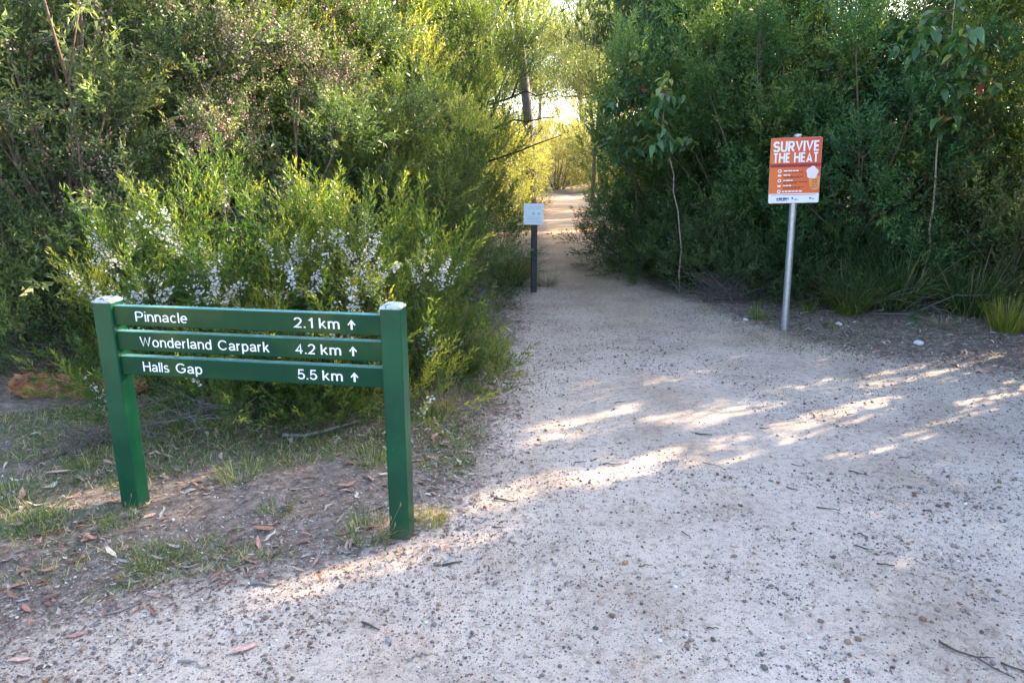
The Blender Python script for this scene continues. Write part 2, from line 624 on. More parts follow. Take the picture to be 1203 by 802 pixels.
def place_sprays(temps, pos, d, sc, tone0, r):
    """concatenate copies of spray templates"""
    n = len(pos)
    which = r.integers(0, len(temps), n)
    B = basis(d, r.uniform(0, 6.28, n)) * sc[:, None, None]
    outT, outA = [], []
    for k, (tri, tone) in enumerate(temps):
        s = np.where(which == k)[0]
        if not len(s):
            continue
        v = np.einsum('nij,mkj->nmki', B[s], tri) + pos[s][:, None, None, :]
        outT.append(v.reshape(-1, 3, 3))
        outA.append((tone[None] * .6 + tone0[s][:, None] + r.normal(0, .06, (len(s), len(tone)))).ravel())
    return np.concatenate(outT).astype(np.float32), np.clip(np.concatenate(outA), 0, 1)


def lobes_in(r, H, Rad, n, base=.1, prof='bush', shell=False):
    h = base + (1 - base) * r.uniform(0, 1, n) ** .85
    if prof == 'bush':
        pr = np.sqrt(np.clip(1 - ((h - .45) / .62) ** 2, .05, 1))
    elif prof == 'vase':
        pr = np.clip(.35 + .9 * h, 0, 1) * np.sqrt(np.clip(1.25 - h * h, .05, 1))
    elif prof == 'tall':
        pr = np.sqrt(np.clip(1 - ((h - .5) / .56) ** 2, .05, 1)) * .9
    else:
        pr = np.sqrt(np.clip(1 - h * h, .05, 1))
    a = r.uniform(0, 6.283, n)
    rr = Rad * pr * np.sqrt(r.uniform(.12, .95, n)) * r.uniform(.75, 1.15, n)
    if shell:
        rr = Rad * pr * np.where(r.uniform(0, 1, n) < .82, r.uniform(.68, 1.08, n), r.uniform(.1, .7, n))
    return np.stack([np.cos(a) * rr, np.sin(a) * rr, h * H * .93], -1)


def shrub_parts(seed, H, Rad, nl, spl, lobe_r, temps, mat, up=.6, prof='bush', base=.1, inner=9000, scl=1.0, nstem=9, stem_r=.02, bark='bark', extra=None, keep=None, tv=.4, plume=.12, ils=1.0):
    """returns list of (part name, mesh); foliage is clumped into lobes carried by stems"""
    r = np.random.default_rng(seed)
    pool = lobes_in(r, H, Rad, nl * 8, base, prof, True)
    C = [pool[0]]
    dist = np.linalg.norm(pool - pool[0], axis=1)
    for _ in range(nl - 1):
        j = int(np.argmax(dist * r.uniform(.6, 1, len(pool))))
        C.append(pool[j])
        dist = np.minimum(dist, np.linalg.norm(pool - pool[j], axis=1))
    C = np.array(C)
    # lobes keep apart: gaps with shade between them
    n = nl * spl
    ci = np.repeat(np.arange(nl), spl)
    out = norm(np.stack([C[:, 0], C[:, 1], (C[:, 2] - H * .4) * .5], -1))
    dv = norm(r.normal(size=(n, 3)) + out[ci] * .75 + np.array([0, 0, .75]))
    lr = lobe_r * r.uniform(.65, 1.3, nl)
    rad = lr[ci] * r.uniform(.25, 1, n) ** .6
    pos = C[ci] + dv * rad[:, None] * np.array([1, 1, 1.15])
    pos[:, 2] = np.maximum(pos[:, 2], .04)
    d = norm(dv * .8 + np.array([0, 0, up]) + r.normal(0, .22, (n, 3)))
    sc = scl * r.uniform(.65, 1.25, n)
    pl = r.uniform(0, 1, n) < plume
    sc[pl] *= 1.5
    pos[pl] += d[pl] * .08
    lt = r.uniform(0, 1, nl) ** 1.5 * tv
    tri, tone = place_sprays(temps, pos, d, sc, lt[ci] + r.uniform(0, 1, n) ** 2.5 * .45 - .05, r)
    if keep is not None:
        k = keep(tri.mean(1))
        tri, tone = tri[k], tone[k]
    parts = []
    # larger, darker leaves added inside the crown to block light
    if inner:
        c2 = lobes_in(r, H * .93, Rad * .8, inner, base, prof)
        dd = norm(r.normal(size=(inner, 3)))
        sd_ = norm(np.cross(dd, r.normal(size=(inner, 3))))
        Ls = r.uniform(.03, .06, inner)[:, None] * ils
        it = np.stack([c2 + sd_ * Ls * .22, c2 - sd_ * Ls * .22, c2 + dd * Ls], 1)
        if keep is not None:
            k = keep(it.mean(1))
            it = it[k]
        tri = np.concatenate([tri, it])
        tone = np.concatenate([tone, r.uniform(0, .4, len(it))])
    parts.append(('foliage', soup('foliage', tri, mat, tone)))
    # stems
    mb = MB()
    roots = [(r.normal(0, Rad * .10), r.normal(0, Rad * .10)) for _ in range(nstem)]
    for k in range(nl):
        x, y, z = C[k]
        i = min(range(nstem), key=lambda q: (roots[q][0] * 4 - x) ** 2 + (roots[q][1] * 4 - y) ** 2 + r.uniform(0, .4))
        rx, ry = roots[i]
        m1 = (rx + (x - rx) * .25 + r.normal(0, .05), ry + (y - ry) * .25 + r.normal(0, .05), z * .38)
        m2 = (rx + (x - rx) * .62 + r.normal(0, .06), ry + (y - ry) * .62 + r.normal(0, .06), z * .72)
        mb.tube([(rx, ry, -.08), m1, m2, (x, y, z)], [stem_r * r.uniform(.7, 1.2), stem_r * .75, stem_r * .5, stem_r * .25], 5, False)
        for q in range(3):
            j = k * spl + int(r.integers(0, spl))
            mb.tube([(x, y, z), tuple((C[k] + pos[j]) / 2 + r.normal(0, .02, 3)), tuple(pos[j] + d[j] * .12)], [stem_r * .25, stem_r * .18, stem_r * .08], 3, False)
    parts.append(('stems', mb.mesh('stems', M[bark], True)))
    if extra:
        parts += extra(r, C, pos, d, ci, lr, sc)
    return parts


def place(parts, name, label, cat, loc, rot=0, sc=1.0, group=None, leaf=None):
    e = bpy.data.objects.new(name, None)
    COL.objects.link(e)
    e.empty_display_size = .2
    e.location = (loc[0], loc[1], gz(loc[0], loc[1]) - .02) if len(loc) == 2 else loc
    e.rotation_euler = (0, 0, R(rot))
    e.scale = sc if hasattr(sc, '__len__') else (sc, sc, sc)
    tag(e, label, cat, group)
    for pn, me in parts:
        o = link(pn, me, e)
        if leaf and pn == 'foliage':
            o.material_slots[0].link = 'OBJECT'
            o.material_slots[0].material = M[leaf]
    return e


def tset(seed, n=5, **k):
    r = np.random.default_rng(seed)
    return [spray(r, **k) for _ in range(n)]


T_tea = tset(1, L=.30, nside=11, slen=.11, npl=5, ll=.031, lw=.0125)
T_olive = tset(2, L=.36, nside=10, slen=.12, npl=6, ll=.027, lw=.0105, sang=.45, ang=.6)
T_heath = tset(3, L=.20, nside=11, slen=.075, npl=6, ll=.018, lw=.0058, sang=.5, ang=.6)
T_coarse = tset(4, L=.34, nside=8, slen=.16, npl=5, ll=.06, lw=.03)
T_far = tset(6, L=.36, nside=8, slen=.16, npl=5, ll=.045, lw=.018)


def pods(frac, per, size):
    def f(r, C, pos, d, ci, lr, sc):
        nl = len(C)
        pick = r.uniform(0, 1, nl) < frac
        s = np.where(pick[ci])[0]
        s = s[r.uniform(0, 1, len(s)) < .75]
        n = len(s) * per
        p = np.repeat(pos[s], per, 0) + np.repeat(d[s] * (sc[s][:, None]), per, 0) * r.uniform(.02, .30, (n, 1)) + r.normal(0, .022, (n, 3))
        dd = norm(r.normal(size=(n, 3)))
        B = basis(dd, r.uniform(0, 6, n)) * (size * r.uniform(.6, 1.3, n))[:, None, None]
        base = np.array([(1, 0, 0), (-.5, .87, 0), (-.5, -.87, 0), (0, 0, 1.1), (0, 0, -.9)])
        fc = np.array([(0, 1, 3), (1, 2, 3), (2, 0, 3), (0, 2, 1)])
        v = np.einsum('nij,mj->nmi', B, base) + p[:, None]
        tri = v[:, fc].reshape(-1, 3, 3)
        return [('seed_pods', soup('seed_pods', tri, M['pod'], np.repeat(r.uniform(0, 1, n), 4)))]
    return f


def flowers(nc, per, size, front=None):
    def f(r, C, pos, d, ci, lr, sc):
        w = np.ones(len(pos)) if front is None else front(pos)
        s = r.choice(len(pos), nc, p=w / w.sum())
        n = nc * per
        ax = np.repeat(d[s], per, 0)
        p = np.repeat(pos[s], per, 0) + ax * r.uniform(-.04, .16, (n, 1)) + r.normal(0, .013, (n, 3))
        dd = norm(r.normal(size=(n, 3)) * .7 + np.array([0, -.6, .8]))
        B = basis(dd, r.uniform(0, 6, n)) * (size * r.uniform(.7, 1.25, n))[:, None, None]
        tl = []
        for k in range(5):
            a = k * 2 * math.pi / 5
            q = np.array([(0, 0, 0), (math.cos(a - .5) * .8, math.sin(a - .5) * .8, .12), (math.cos(a) * 1.0, math.sin(a) * 1.0, .15), (math.cos(a + .5) * .8, math.sin(a + .5) * .8, .12)])
            v = np.einsum('nij,mj->nmi', B, q) + p[:, None]
            tl.append(v[:, [0, 1, 2]])
            tl.append(v[:, [0, 2, 3]])
        tri = np.stack(tl, 1).reshape(-1, 3, 3)
        o = soup('flowers', tri, M['flower'], np.repeat(r.uniform(0, 1, n), 10))
        return [('flowers', o)]
    return f


# ---- shrub kinds
TEA1 = shrub_parts(101, 3.7, 1.25, 46, 60, .24, T_tea, M['tea'], up=.6, prof='tall', base=.05, inner=5500, ils=1.9, tv=.35, stem_r=.026, bark='brownbark')
TEA2 = shrub_parts(102, 3.5, 1.35, 46, 60, .24, T_tea, M['tea'], up=.5, prof='bush', base=.04, inner=5500, ils=1.9, tv=.35, stem_r=.026, bark='brownbark')
PINK = shrub_parts(103, 3.7, 1.45, 48, 56, .25, T_tea, M['teagrey'], up=.4, prof='tall', base=.06, inner=5500, ils=1.2, tv=.3, stem_r=.024, bark='brownbark', extra=pods(.42, 30, .0098))
OLIVE = shrub_parts(104, 4.2, 1.25, 50, 52, .24, T_olive, M['olive'], up=1.0, tv=.4, ils=1.9, prof='vase', base=.12, inner=5500)
DARK = shrub_parts(105, 1.3, .95, 30, 36, .26, T_tea, M['dark'], up=.45, prof='dome', base=.05, inner=5000, scl=.8)
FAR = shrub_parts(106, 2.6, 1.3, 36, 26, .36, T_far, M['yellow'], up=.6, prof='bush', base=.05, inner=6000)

# ------------------------------------------------------------------ trail sign
def grain(nt, b, strength=.25):
    """faint vertical timber grain under the paint"""
    tc = nt.nodes.new('ShaderNodeTexCoord')
    mp = nt.nodes.new('ShaderNodeMapping')
    mp.inputs['Scale'].default_value = (90, 90, 4) if strength > 0 else (4, 90, 90)
    nt.links.new(tc.outputs['Object'], mp.inputs[0])
    n = nt.nodes.new('ShaderNodeTexNoise')
    n.inputs['Scale'].default_value = 1.0
    n.inputs['Detail'].default_value = 4
    nt.links.new(mp.outputs[0], n.inputs['Vector'])
    bp = nt.nodes.new('ShaderNodeBump')
    bp.inputs['Strength'].default_value = abs(strength)
    bp.inputs['Distance'].default_value = .002
    nt.links.new(n.outputs[0], bp.inputs['Height'])
    nt.links.new(bp.outputs[0], b.inputs['Normal'])
    return n


def paint_green():
    m, nt, out = newmat('green_sign_paint')
    b = nt.nodes.new('ShaderNodeBsdfPrincipled')
    n = noise_node(nt, 4.5, 4)
    r = ramp(nt, [(.38, (.003, .052, .024)), (.62, (.006, .074, .033))])
    nt.links.new(n.outputs[0], r.inputs[0])
    n2 = noise_node(nt, 38, 6, .75)
    r2 = ramp(nt, [(.62, (0, 0, 0)), (.72, (1, 1, 1))])
    nt.links.new(n2.outputs[0], r2.inputs[0])
    c = mix(nt, r.outputs[0], (.045, .115, .065), r2.outputs[0])
    # mud splashed on the lowest hand's breadth
    tc = nt.nodes.new('ShaderNodeTexCoord')
    sx = nt.nodes.new('ShaderNodeSeparateXYZ')
    nt.links.new(tc.outputs['Object'], sx.inputs[0])
    mr = nt.nodes.new('ShaderNodeMapRange')
    mr.inputs[1].default_value = .13
    mr.inputs[2].default_value = .0
    nt.links.new(sx.outputs[2], mr.inputs[0])
    n3 = noise_node(nt, 70, 4, .7)
    ad = nt.nodes.new('ShaderNodeMath')
    ad.operation = 'MULTIPLY'
    nt.links.new(mr.outputs[0], ad.inputs[0])
    nt.links.new(n3.outputs[0], ad.inputs[1])
    r3 = ramp(nt, [(.26, (0, 0, 0)), (.46, (.6, .6, .6))])
    nt.links.new(ad.outputs[0], r3.inputs[0])
    c = mix(nt, c, (.10, .088, .065), r3.outputs[0])
    nt.links.new(c, b.inputs['Base Color'])
    b.inputs['Roughness'].default_value = .33
    b.inputs['Specular IOR Level'].default_value = .3
    grain(nt, b, .3)
    nt.links.new(b.outputs[0], out.inputs[0])
    return m


def paint_board():
    m, nt, out = newmat('faded_green_board_paint')
    b = nt.nodes.new('ShaderNodeBsdfPrincipled')
    n = noise_node(nt, 2.2, 3)
    r = ramp(nt, [(.40, (.002, .044, .020)), (.50, (.012, .056, .019)), (.62, (.055, .078, .024))])
    nt.links.new(n.outputs[0], r.inputs[0])
    nt.links.new(r.outputs[0], b.inputs['Base Color'])
    b.inputs['Roughness'].default_value = .42
    b.inputs['Specular IOR Level'].default_value = .18
    grain(nt, b, -.2)
    nt.links.new(b.outputs[0], out.inputs[0])
    return m


M['green'] = paint_green()
M['board'] = paint_board()
M['white'] = simple('white_lettering', (.80, .80, .80), .5, .04, 40)


def worn_top():
    m, nt, out = newmat('worn_post_top')
    b = nt.nodes.new('ShaderNodeBsdfPrincipled')
    n = noise_node(nt, 45, 5, .65)
    r = ramp(nt, [(.40, (.01, .09, .045)), (.46, (.34, .40, .40)), (.7, (.60, .61, .60))])
    nt.links.new(n.outputs[0], r.inputs[0])
    nt.links.new(r.outputs[0], b.inputs['Base Color'])
    b.inputs['Roughness'].default_value = .6
    nt.links.new(b.outputs[0], out.inputs[0])
    return m


M['worn'] = worn_top()
M['skysheen'] = simple('sky_sheen_colour', (.10, .27, .27), .45, .2, 25)  # sky reflection on the board tops, put in as colour


def arc(cx, cy, rx, ry, a0, a1, n=14):
    return [(cx + rx * math.cos(R(a0 + (a1 - a0) * k / n)), cy + ry * math.sin(R(a0 + (a1 - a0) * k / n))) for k in range(n + 1)]


X = .36          # half x-height centre
GL = {
    'P': ([[(0, 0), (0, .94)], [(0, .94), (.34, .94)] + arc(.34, .69, .25, .25, 90, -90) + [(0, .44)]], .59),
    'i': ([[(0, 0), (0, .73)], [(0, .90), (0, 1.0)]], 0),
    'l': ([[(0, 0), (0, 1.0)]], 0),
    'n': ([[(0, 0), (0, .73)], arc(.21, .44, .21, .24, 180, 0) + [(.42, 0)]], .42),
    'm': ([[(0, 0), (0, .73)], arc(.18, .46, .18, .22, 180, 0) + [(.36, 0)], arc(.54, .46, .18, .22, 180, 0) + [(.72, 0)]], .72),
    'a': ([arc(.22, .49, .20, .19, 165, 0) + [(.42, .12)] + arc(.50, .12, .08, .07, 180, 270, 4), [(.42, .41), (.30, .37)] + arc(.17, .20, .17, .155, 80, 290) + [(.34, .09), (.42, .20)]], .46),
    'c': ([arc(.23, .35, .23, .33, 42, 318, 20)], .44),
    'e': ([[(.0, .37), (.46, .37)] + arc(.23, .35, .23, .33, 4, 316, 22)], .46),
    'o': ([arc(.24, .35, .24, .33, 0, 360, 24)], .48),
    'd': ([arc(.22, .35, .22, .33, 0, 360, 24), [(.44, 0), (.44, 1.0)]], .44),
    'p': ([arc(.22, .35, .22, .33, 0, 360, 24), [(0, .73), (0, -.28)]], .44),
    'r': ([[(0, 0), (0, .73)], arc(.22, .42, .22, .25, 180, 85, 8)], .24),
    'k': ([[(0, 0), (0, 1.0)], [(0, .25), (.38, .73)], [(.14, .42), (.42, 0)]], .42),
    's': ([arc(.20, .515, .18, .165, 30, 265, 12) + arc(.20, .19, .20, .16, 85, -155, 12)], .40),
    'W': ([[(0, 1), (.22, 0), (.45, .97), (.68, 0), (.90, 1)]], .90),
    'C': ([arc(.37, .5, .37, .44, 38, 322, 26)], .70),
    'G': ([arc(.38, .5, .38, .44, 42, 325, 26) + [(.70, .25), (.70, .46), (.42, .46)]], .72),
    'H': ([[(0, 0), (0, 1)], [(.60, 0), (.60, 1)], [(0, .52), (.60, .52)]], .60),
    '.': ([[(0, 0), (0, .13)]], 0),
    '1': ([[(.08, .74), (.24, .82), (.30, .97)], [(.30, 0), (.30, 1)]], .36),
    '2': ([arc(.25, .68, .23, .26, 165, -30, 14) + [(.30, .32), (.03, .06), (.50, .06)]], .50),
    '4': ([[(.36, 0), (.36, .97), (.0, .28), (.52, .28)]], .52),
    '5': ([[(.45, .94), (.10, .94), (.05, .50)] + arc(.23, .33, .24, .27, 130, -160, 18)], .48),
    'S': ([arc(.27, .70, .25, .22, 20, 265, 14) + arc(.27, .28, .27, .22, 85, -165, 14)], .54),
    'U': ([[(0, 1)] + arc(.27, .32, .27, .26, 180, 360, 14) + [(.54, 1)]], .54),
    'R': ([[(0, 0), (0, 1)], [(0, .94), (.28, .94)] + arc(.28, .70, .22, .24, 90, -90) + [(0, .46)], [(.24, .46), (.52, 0)]], .52),
    'V': ([[(0, 1), (.30, .04), (.60, 1)]], .60),
    'I': ([[(0, 0), (0, 1)]], 0),
    'E': ([[(0, 0), (0, 1)], [(0, .94), (.42, .94)], [(0, .5), (.38, .5)], [(0, .06), (.42, .06)]], .42),
    'T': ([[(.26, 0), (.26, 1)], [(0, .94), (.52, .94)]], .52),
    'A': ([[(0, 0), (.30, .97), (.60, 0)], [(.12, .26), (.48, .26)]], .60),
    'X': ([[(0, 0), (.52, 1)], [(0, 1), (.52, 0)]], .52),
    'M': ([[(0, 0), (0, 1), (.32, .2), (.64, 1), (.64, 0)]], .64),
}


def text_mesh(body, name, width, height, sw=.13, mat=None, gap=.10):
    """one word drawn with strokes of even width, lower left corner at the origin, in the XY plane"""
    m = MB()
    x = sw / 2
    lay = 0
    for ch in body:
        st, adv = GL[ch]
        for line in st:
            P = [Vector((p[0] + x, p[1], 0)) for p in line]
            closed = (P[0] - P[-1]).length < 1e-4
            n = len(P)
            lay += 1
            z = .0001 * (lay % 3)
            i0 = len(m.v)
            for k in range(n):
                a = P[k] - P[k - 1] if k > 0 else (P[k] - P[-2] if closed else P[1] - P[0])
                b = P[k + 1] - P[k] if k < n - 1 else (P[1] - P[0] if closed else P[-1] - P[-2])
                a.normalize()
                b.normalize()
                t = (a + b)
                if t.length < 1e-3:
                    t = a.copy()
                t.normalize()
                nn = Vector((-t.y, t.x, 0))
                c = max(.45, nn.dot(Vector((-a.y, a.x, 0))))
                for sgn in (1, -1):
                    q = P[k] + nn * (sgn * sw / 2 / c)
                    m.v.append((q.x, q.y, z))
            for k in range(n - 1):
                q = i0 + 2 * k
                m.f.append((q + 1, q + 3, q + 2, q))
        x += adv + sw + gap
    w = x - gap - sw / 2
    sx = width / w
    m.v = [(p[0] * sx, min(1, max(p[1], -.28 if 'p' in body else 0)) * height, p[2]) for p in m.v]
    return m.mesh(name, mat or M['white'])


def trail_sign():
    A = Vector((-1.725, 3.06, 0))
    B = Vector((-.475, 2.86, 0))
    ang = math.atan2(B.y - A.y, B.x - A.x)
    L = (B - A).length
    e = bpy.data.objects.new('trail_sign', None)
    COL.objects.link(e)
    e.location = A
    e.rotation_euler = (0, 0, ang)
    tag(e, 'green timber direction sign with three lettered boards between two square posts', 'sign')
    w = .086
    for px, h in ((0, .985), (L, 1.0)):
        mb = MB()
        mb.box((px, 0, (h - .25) / 2), (w, w, h + .25))
        p = link('post', bevel(mb.mesh('post', M['green']), .007, 2), e)
        q = MB()
        i = w / 2 + .001
        j = w / 2 - .014
        q.v = [(px - i, -i, h - .006), (px + i, -i, h - .006), (px + i, i, h - .006), (px - i, i, h - .006),
               (px - i, -i, h + .002), (px + i, -i, h + .002), (px + i, i, h + .002), (px - i, i, h + .002),
               (px - j, -j, h + .013), (px + j, -j, h + .013), (px + j, j, h + .013), (px - j, j, h + .013)]
        q.f = [(3, 2, 1, 0), (8, 9, 10, 11)]
        for k in range(4):
            q.f.append((k, (k + 1) % 4, 4 + (k + 1) % 4, 4 + k))
            q.f.append((4 + k, 4 + (k + 1) % 4, 8 + (k + 1) % 4, 8 + k))
        tag(link('post_cap', bevel(q.mesh('post_cap', M['worn']), .003, 2), p), 'weathered pale post top with flaking paint')
    rows = [([('Pinnacle', .085, .286)], '2.1 km'), ([('Wonderland', .090, .368), ('Carpark', .393, .587)], '4.2 km'), ([('Halls', .090, .193), ('Gap', .219, .322)], '5.5 km')]
    z0 = w / 2 - .002
    bl = L - w + .004
    th = .044
    for i, (a, d) in enumerate(rows):
        zc = .924 - i * .110
        mb = MB()
        mb.box((L / 2, -.004, zc), (bl, th, .082))
        b = link('board', bevel(mb.mesh('board', M['board']), .004, 2), e)
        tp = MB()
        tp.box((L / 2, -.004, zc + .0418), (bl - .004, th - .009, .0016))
        tag(link('top_sheen', tp.mesh('top_sheen', M['skysheen']), b), 'blue-green top strip coloured as sky reflection')
        fy = -.004 - th / 2 - .0012

        def put(me, nm, x, z):
            return link(nm, me, b, (x, fy, z), (R(90), 0, 0))
        for wd, u0, u1 in a:
            put(text_mesh(wd, 'lettering', (u1 - u0) * bl, .043), 'lettering', z0 + u0 * bl, zc - .020)
        put(text_mesh(d[:3], 'distance_lettering', .074 * bl, .043), 'distance_lettering', z0 + .683 * bl, zc - .020)
        put(text_mesh('km', 'distance_lettering', .074 * bl, .043), 'distance_lettering', z0 + .776 * bl, zc - .020)
        ar = MB()
        ar.v = [(-.0045, 0, 0), (.0045, 0, 0), (.0045, .026, 0), (.013, .017, 0), (.017, .021, 0), (0, .041, 0), (-.017, .021, 0), (-.013, .017, 0), (-.0045, .026, 0)]
        ar.f = [(0, 1, 2, 8), (2, 3, 4, 5), (5, 6, 7, 8), (8, 2, 5)]
        put(ar.mesh('arrow', M['white']), 'arrow', z0 + .893 * bl, zc - .020)


trail_sign()

# ------------------------------------------------------------------ heat warning sign
def print_orange():
    m, nt, out = newmat('orange_sign_print')
    b = nt.nodes.new('ShaderNodeBsdfPrincipled')
    tc = nt.nodes.new('ShaderNodeTexCoord')
    sx = nt.nodes.new('ShaderNodeSeparateXYZ')
    nt.links.new(tc.outputs['Object'], sx.inputs[0])
    r = ramp(nt, [(0, (.74, .155, .018)), (.45, (.68, .115, .018)), (1, (.55, .045, .028))])
    a = nt.nodes.new('ShaderNodeMath')
    a.operation = 'MULTIPLY_ADD'
    nt.links.new(sx.outputs[0], a.inputs[0])
    a.inputs[1].default_value = 1.1
    a.inputs[2].default_value = .0
    a2 = nt.nodes.new('ShaderNodeMath')
    a2.operation = 'MULTIPLY_ADD'
    nt.links.new(sx.outputs[1], a2.inputs[0])
    a2.inputs[1].default_value = .9
    nt.links.new(a.outputs[0], a2.inputs[2])
    nt.links.new(a2.outputs[0], r.inputs[0])
    nt.links.new(r.outputs[0], b.inputs['Base Color'])
    b.inputs['Roughness'].default_value = .35
    nt.links.new(b.outputs[0], out.inputs[0])
    return m


M['orange'] = print_orange()
M['redband'] = simple('dark_red_print', (.36, .018, .03), .35, .05)
M['darkprint'] = simple('dark_print', (.16, .02, .015), .4, .05)
M['navy'] = simple('navy_print', (.03, .05, .16), .4, .05)
M['pinkwhite'] = simple('pale_pink_print', (.80, .68, .74), .4, .05, 14)
M['cone'] = simple('cone_print', (.72, .26, .07), .4, .12, 60)
M['signwhite'] = simple('white_sign_print', (.74, .74, .78), .4, .04)
M['steel'] = simple('galvanised_steel', (.48, .50, .53), .42, .14, 30, 0, .75)
M['alu'] = simple('aluminium_back', (.5, .5, .52), .4, .1, 30, 0, .6)


def rrect(x0, y0, x1, y1, r, n=4):
    pts = []
    for cx, cy, a0 in ((x1 - r, y0 + r, -90), (x1 - r, y1 - r, 0), (x0 + r, y1 - r, 90), (x0 + r, y0 + r, 180)):
        for k in range(n + 1):
            a = R(a0 + 90 * k / n)
            pts.append((cx + math.cos(a) * r, cy + math.sin(a) * r))
    return pts


def heat_sign():
    e = bpy.data.objects.new('warning_sign', None)
    COL.objects.link(e)
    bx, by = 2.515, 6.56
    e.location = (bx, by, 0)
    e.rotation_euler = (0, R(-1.4), R(-9))
    tag(e, 'orange heat warning sign on a galvanised steel pole at the right track edge', 'sign')
    p = MB()
    p.tube([(0, 0, -.3), (0, 0, 1.715)], [.031, .031], 20)
    link('pole', p.mesh('pole', M['steel'], False), e)
    c = MB()
    c.tube([(0, 0, 1.712), (0, 0, 1.727), (0, 0, 1.738), (0, 0, 1.743)], [.034, .034, .026, .008], 20)
    link('pole_cap', c.mesh('pole_cap', M['steel'], True), e)
    for z in (1.27, 1.58):
        b = MB()
        b.box((0, -.012, z), (.10, .07, .026))
        link('bracket', bevel(b.mesh('bracket', M['steel']), .003), e)
    W_, H_ = .455, .555
    pn = MB()
    pn.poly(rrect(0, 0, W_, H_, .014), -.003, 0)
    panel = link('panel', pn.mesh('panel', M['alu']), e, (-W_ / 2 * .93 - .012, -.050, 1.155), (R(90), R(-.6), 0), (.93, 1, 1))

    def flat(nm, pts, mat, z, lab=None):
        m = MB()
        m.v = [(x, y, 0) for x, y in pts]
        m.f = [tuple(range(len(pts)))]
        o = link(nm, m.mesh(nm, mat), panel, (0, 0, z))
        return o
    flat('print_field', rrect(.001, .001, W_ - .001, H_ - .001, .013), M['orange'], .0012)
    flat('footer_band', rrect(.002, .002, W_ - .002, .083, .012), M['signwhite'], .0022)
    flat('footer_rule', [(.02, .070), (.435, .070), (.435, .074), (.02, .074)], M['redband'], .0030)
    flat('headline_band', [(.002, .307), (W_ - .002, .307), (W_ - .002, .337), (.002, .337)], M['redband'], .0022)
    for wd, x0, x1, y, h, sw, mt in (('SURVIVE', .022, .434, .438, .088, .21, 'white'), ('THE', .024, .180, .347, .082, .21, 'white'), ('HEAT', .212, .430, .347, .082, .21, 'white'),
                                     ('EXTREME', .022, .150, .312, .020, .17, 'darkprint'), ('HEAT', .162, .245, .312, .020, .17, 'darkprint')):
        link('lettering', text_mesh(wd, 'lettering', x1 - x0, h, sw, M[mt], .055), panel, (x0, y, .0030))
    # words too small to read, set as dashes of word length
    rr = random.Random(4)

    def dashes(nm, x0, x1, y, h, mat):
        m = MB()
        x = x0
        while x < x1:
            w = min(rr.uniform(.012, .04), x1 - x)
            k = len(m.v)
            m.v += [(x, y, 0), (x + w, y, 0), (x + w, y + h, 0), (x, y + h, 0)]
            m.f.append((k, k + 1, k + 2, k + 3))
            x += w + .006
        link(nm, m.mesh(nm, mat), panel, (0, 0, .0030))
    dashes('headline_text', .262, .42, .312, .018, M['darkprint'])
    for i, (y, l1) in enumerate(((.272, .26), (.236, .19), (.190, .21), (.146, .20))):
        dashes('bullet_text', .128, l1, y, .010, M['white'])
        dashes('fine_text', .128, .31 if i != 2 else .345, y - .012, .006, M['darkprint'])
        if i:
            dashes('fine_text', .128, .25 + .03 * (i % 2), y - .022, .006, M['darkprint'])
    dashes('bullet_text', .120, .30, .096, .011, M['white'])
    for i, y in enumerate((.272, .234, .190, .145, .098)):
        n = 10
        pts = [(.092 + math.cos(2 * math.pi * k / n) * .017, y + .004 + math.sin(2 * math.pi * k / n) * (.015 if i % 2 == 0 else .009)) for k in range(n)]
        flat('icon', pts, M['white'], .0030)
        if i % 2 == 0:
            flat('icon_core', [(.092 + math.cos(2 * math.pi * k / 8) * .008, y + .004 + math.sin(2 * math.pi * k / 8) * .007) for k in range(8)], M['redband'], .0038)
    flat('picture_cone', [(.352, .215), (.362, .15), (.385, .112), (.425, .108), (.448, .12), (.452, .225), (.40, .235)], M['cone'], .0030)
    for k in range(4):
        dashes('picture_text', .385, .43, .13 + k * .02, .008, M['darkprint'])
    n = 28
    pts = []
    for k in range(n):
        a = 2 * math.pi * k / n
        q = 1 + .09 * math.sin(a * 5 + .6)
        pts.append((.382 + math.cos(a) * .052 * q, .258 + math.sin(a) * .052 * q))
    flat('picture_scoop', pts, M['pinkwhite'], .0040)
    dashes('logo_text', .075, .185, .030, .018, M['navy'])
    dashes('logo_text', .075, .18, .021, .005, M['navy'])
    dashes('logo_text', .21, .225, .034, .016, M['navy'])
    dashes('logo_text', .232, .275, .028, .007, M['navy'])
    flat('logo_mark', [(.365, .046), (.39, .046), (.3775, .026)], M['navy'], .0030)
    dashes('logo_text', .392, .41, .030, .008, M['navy'])


heat_sign()

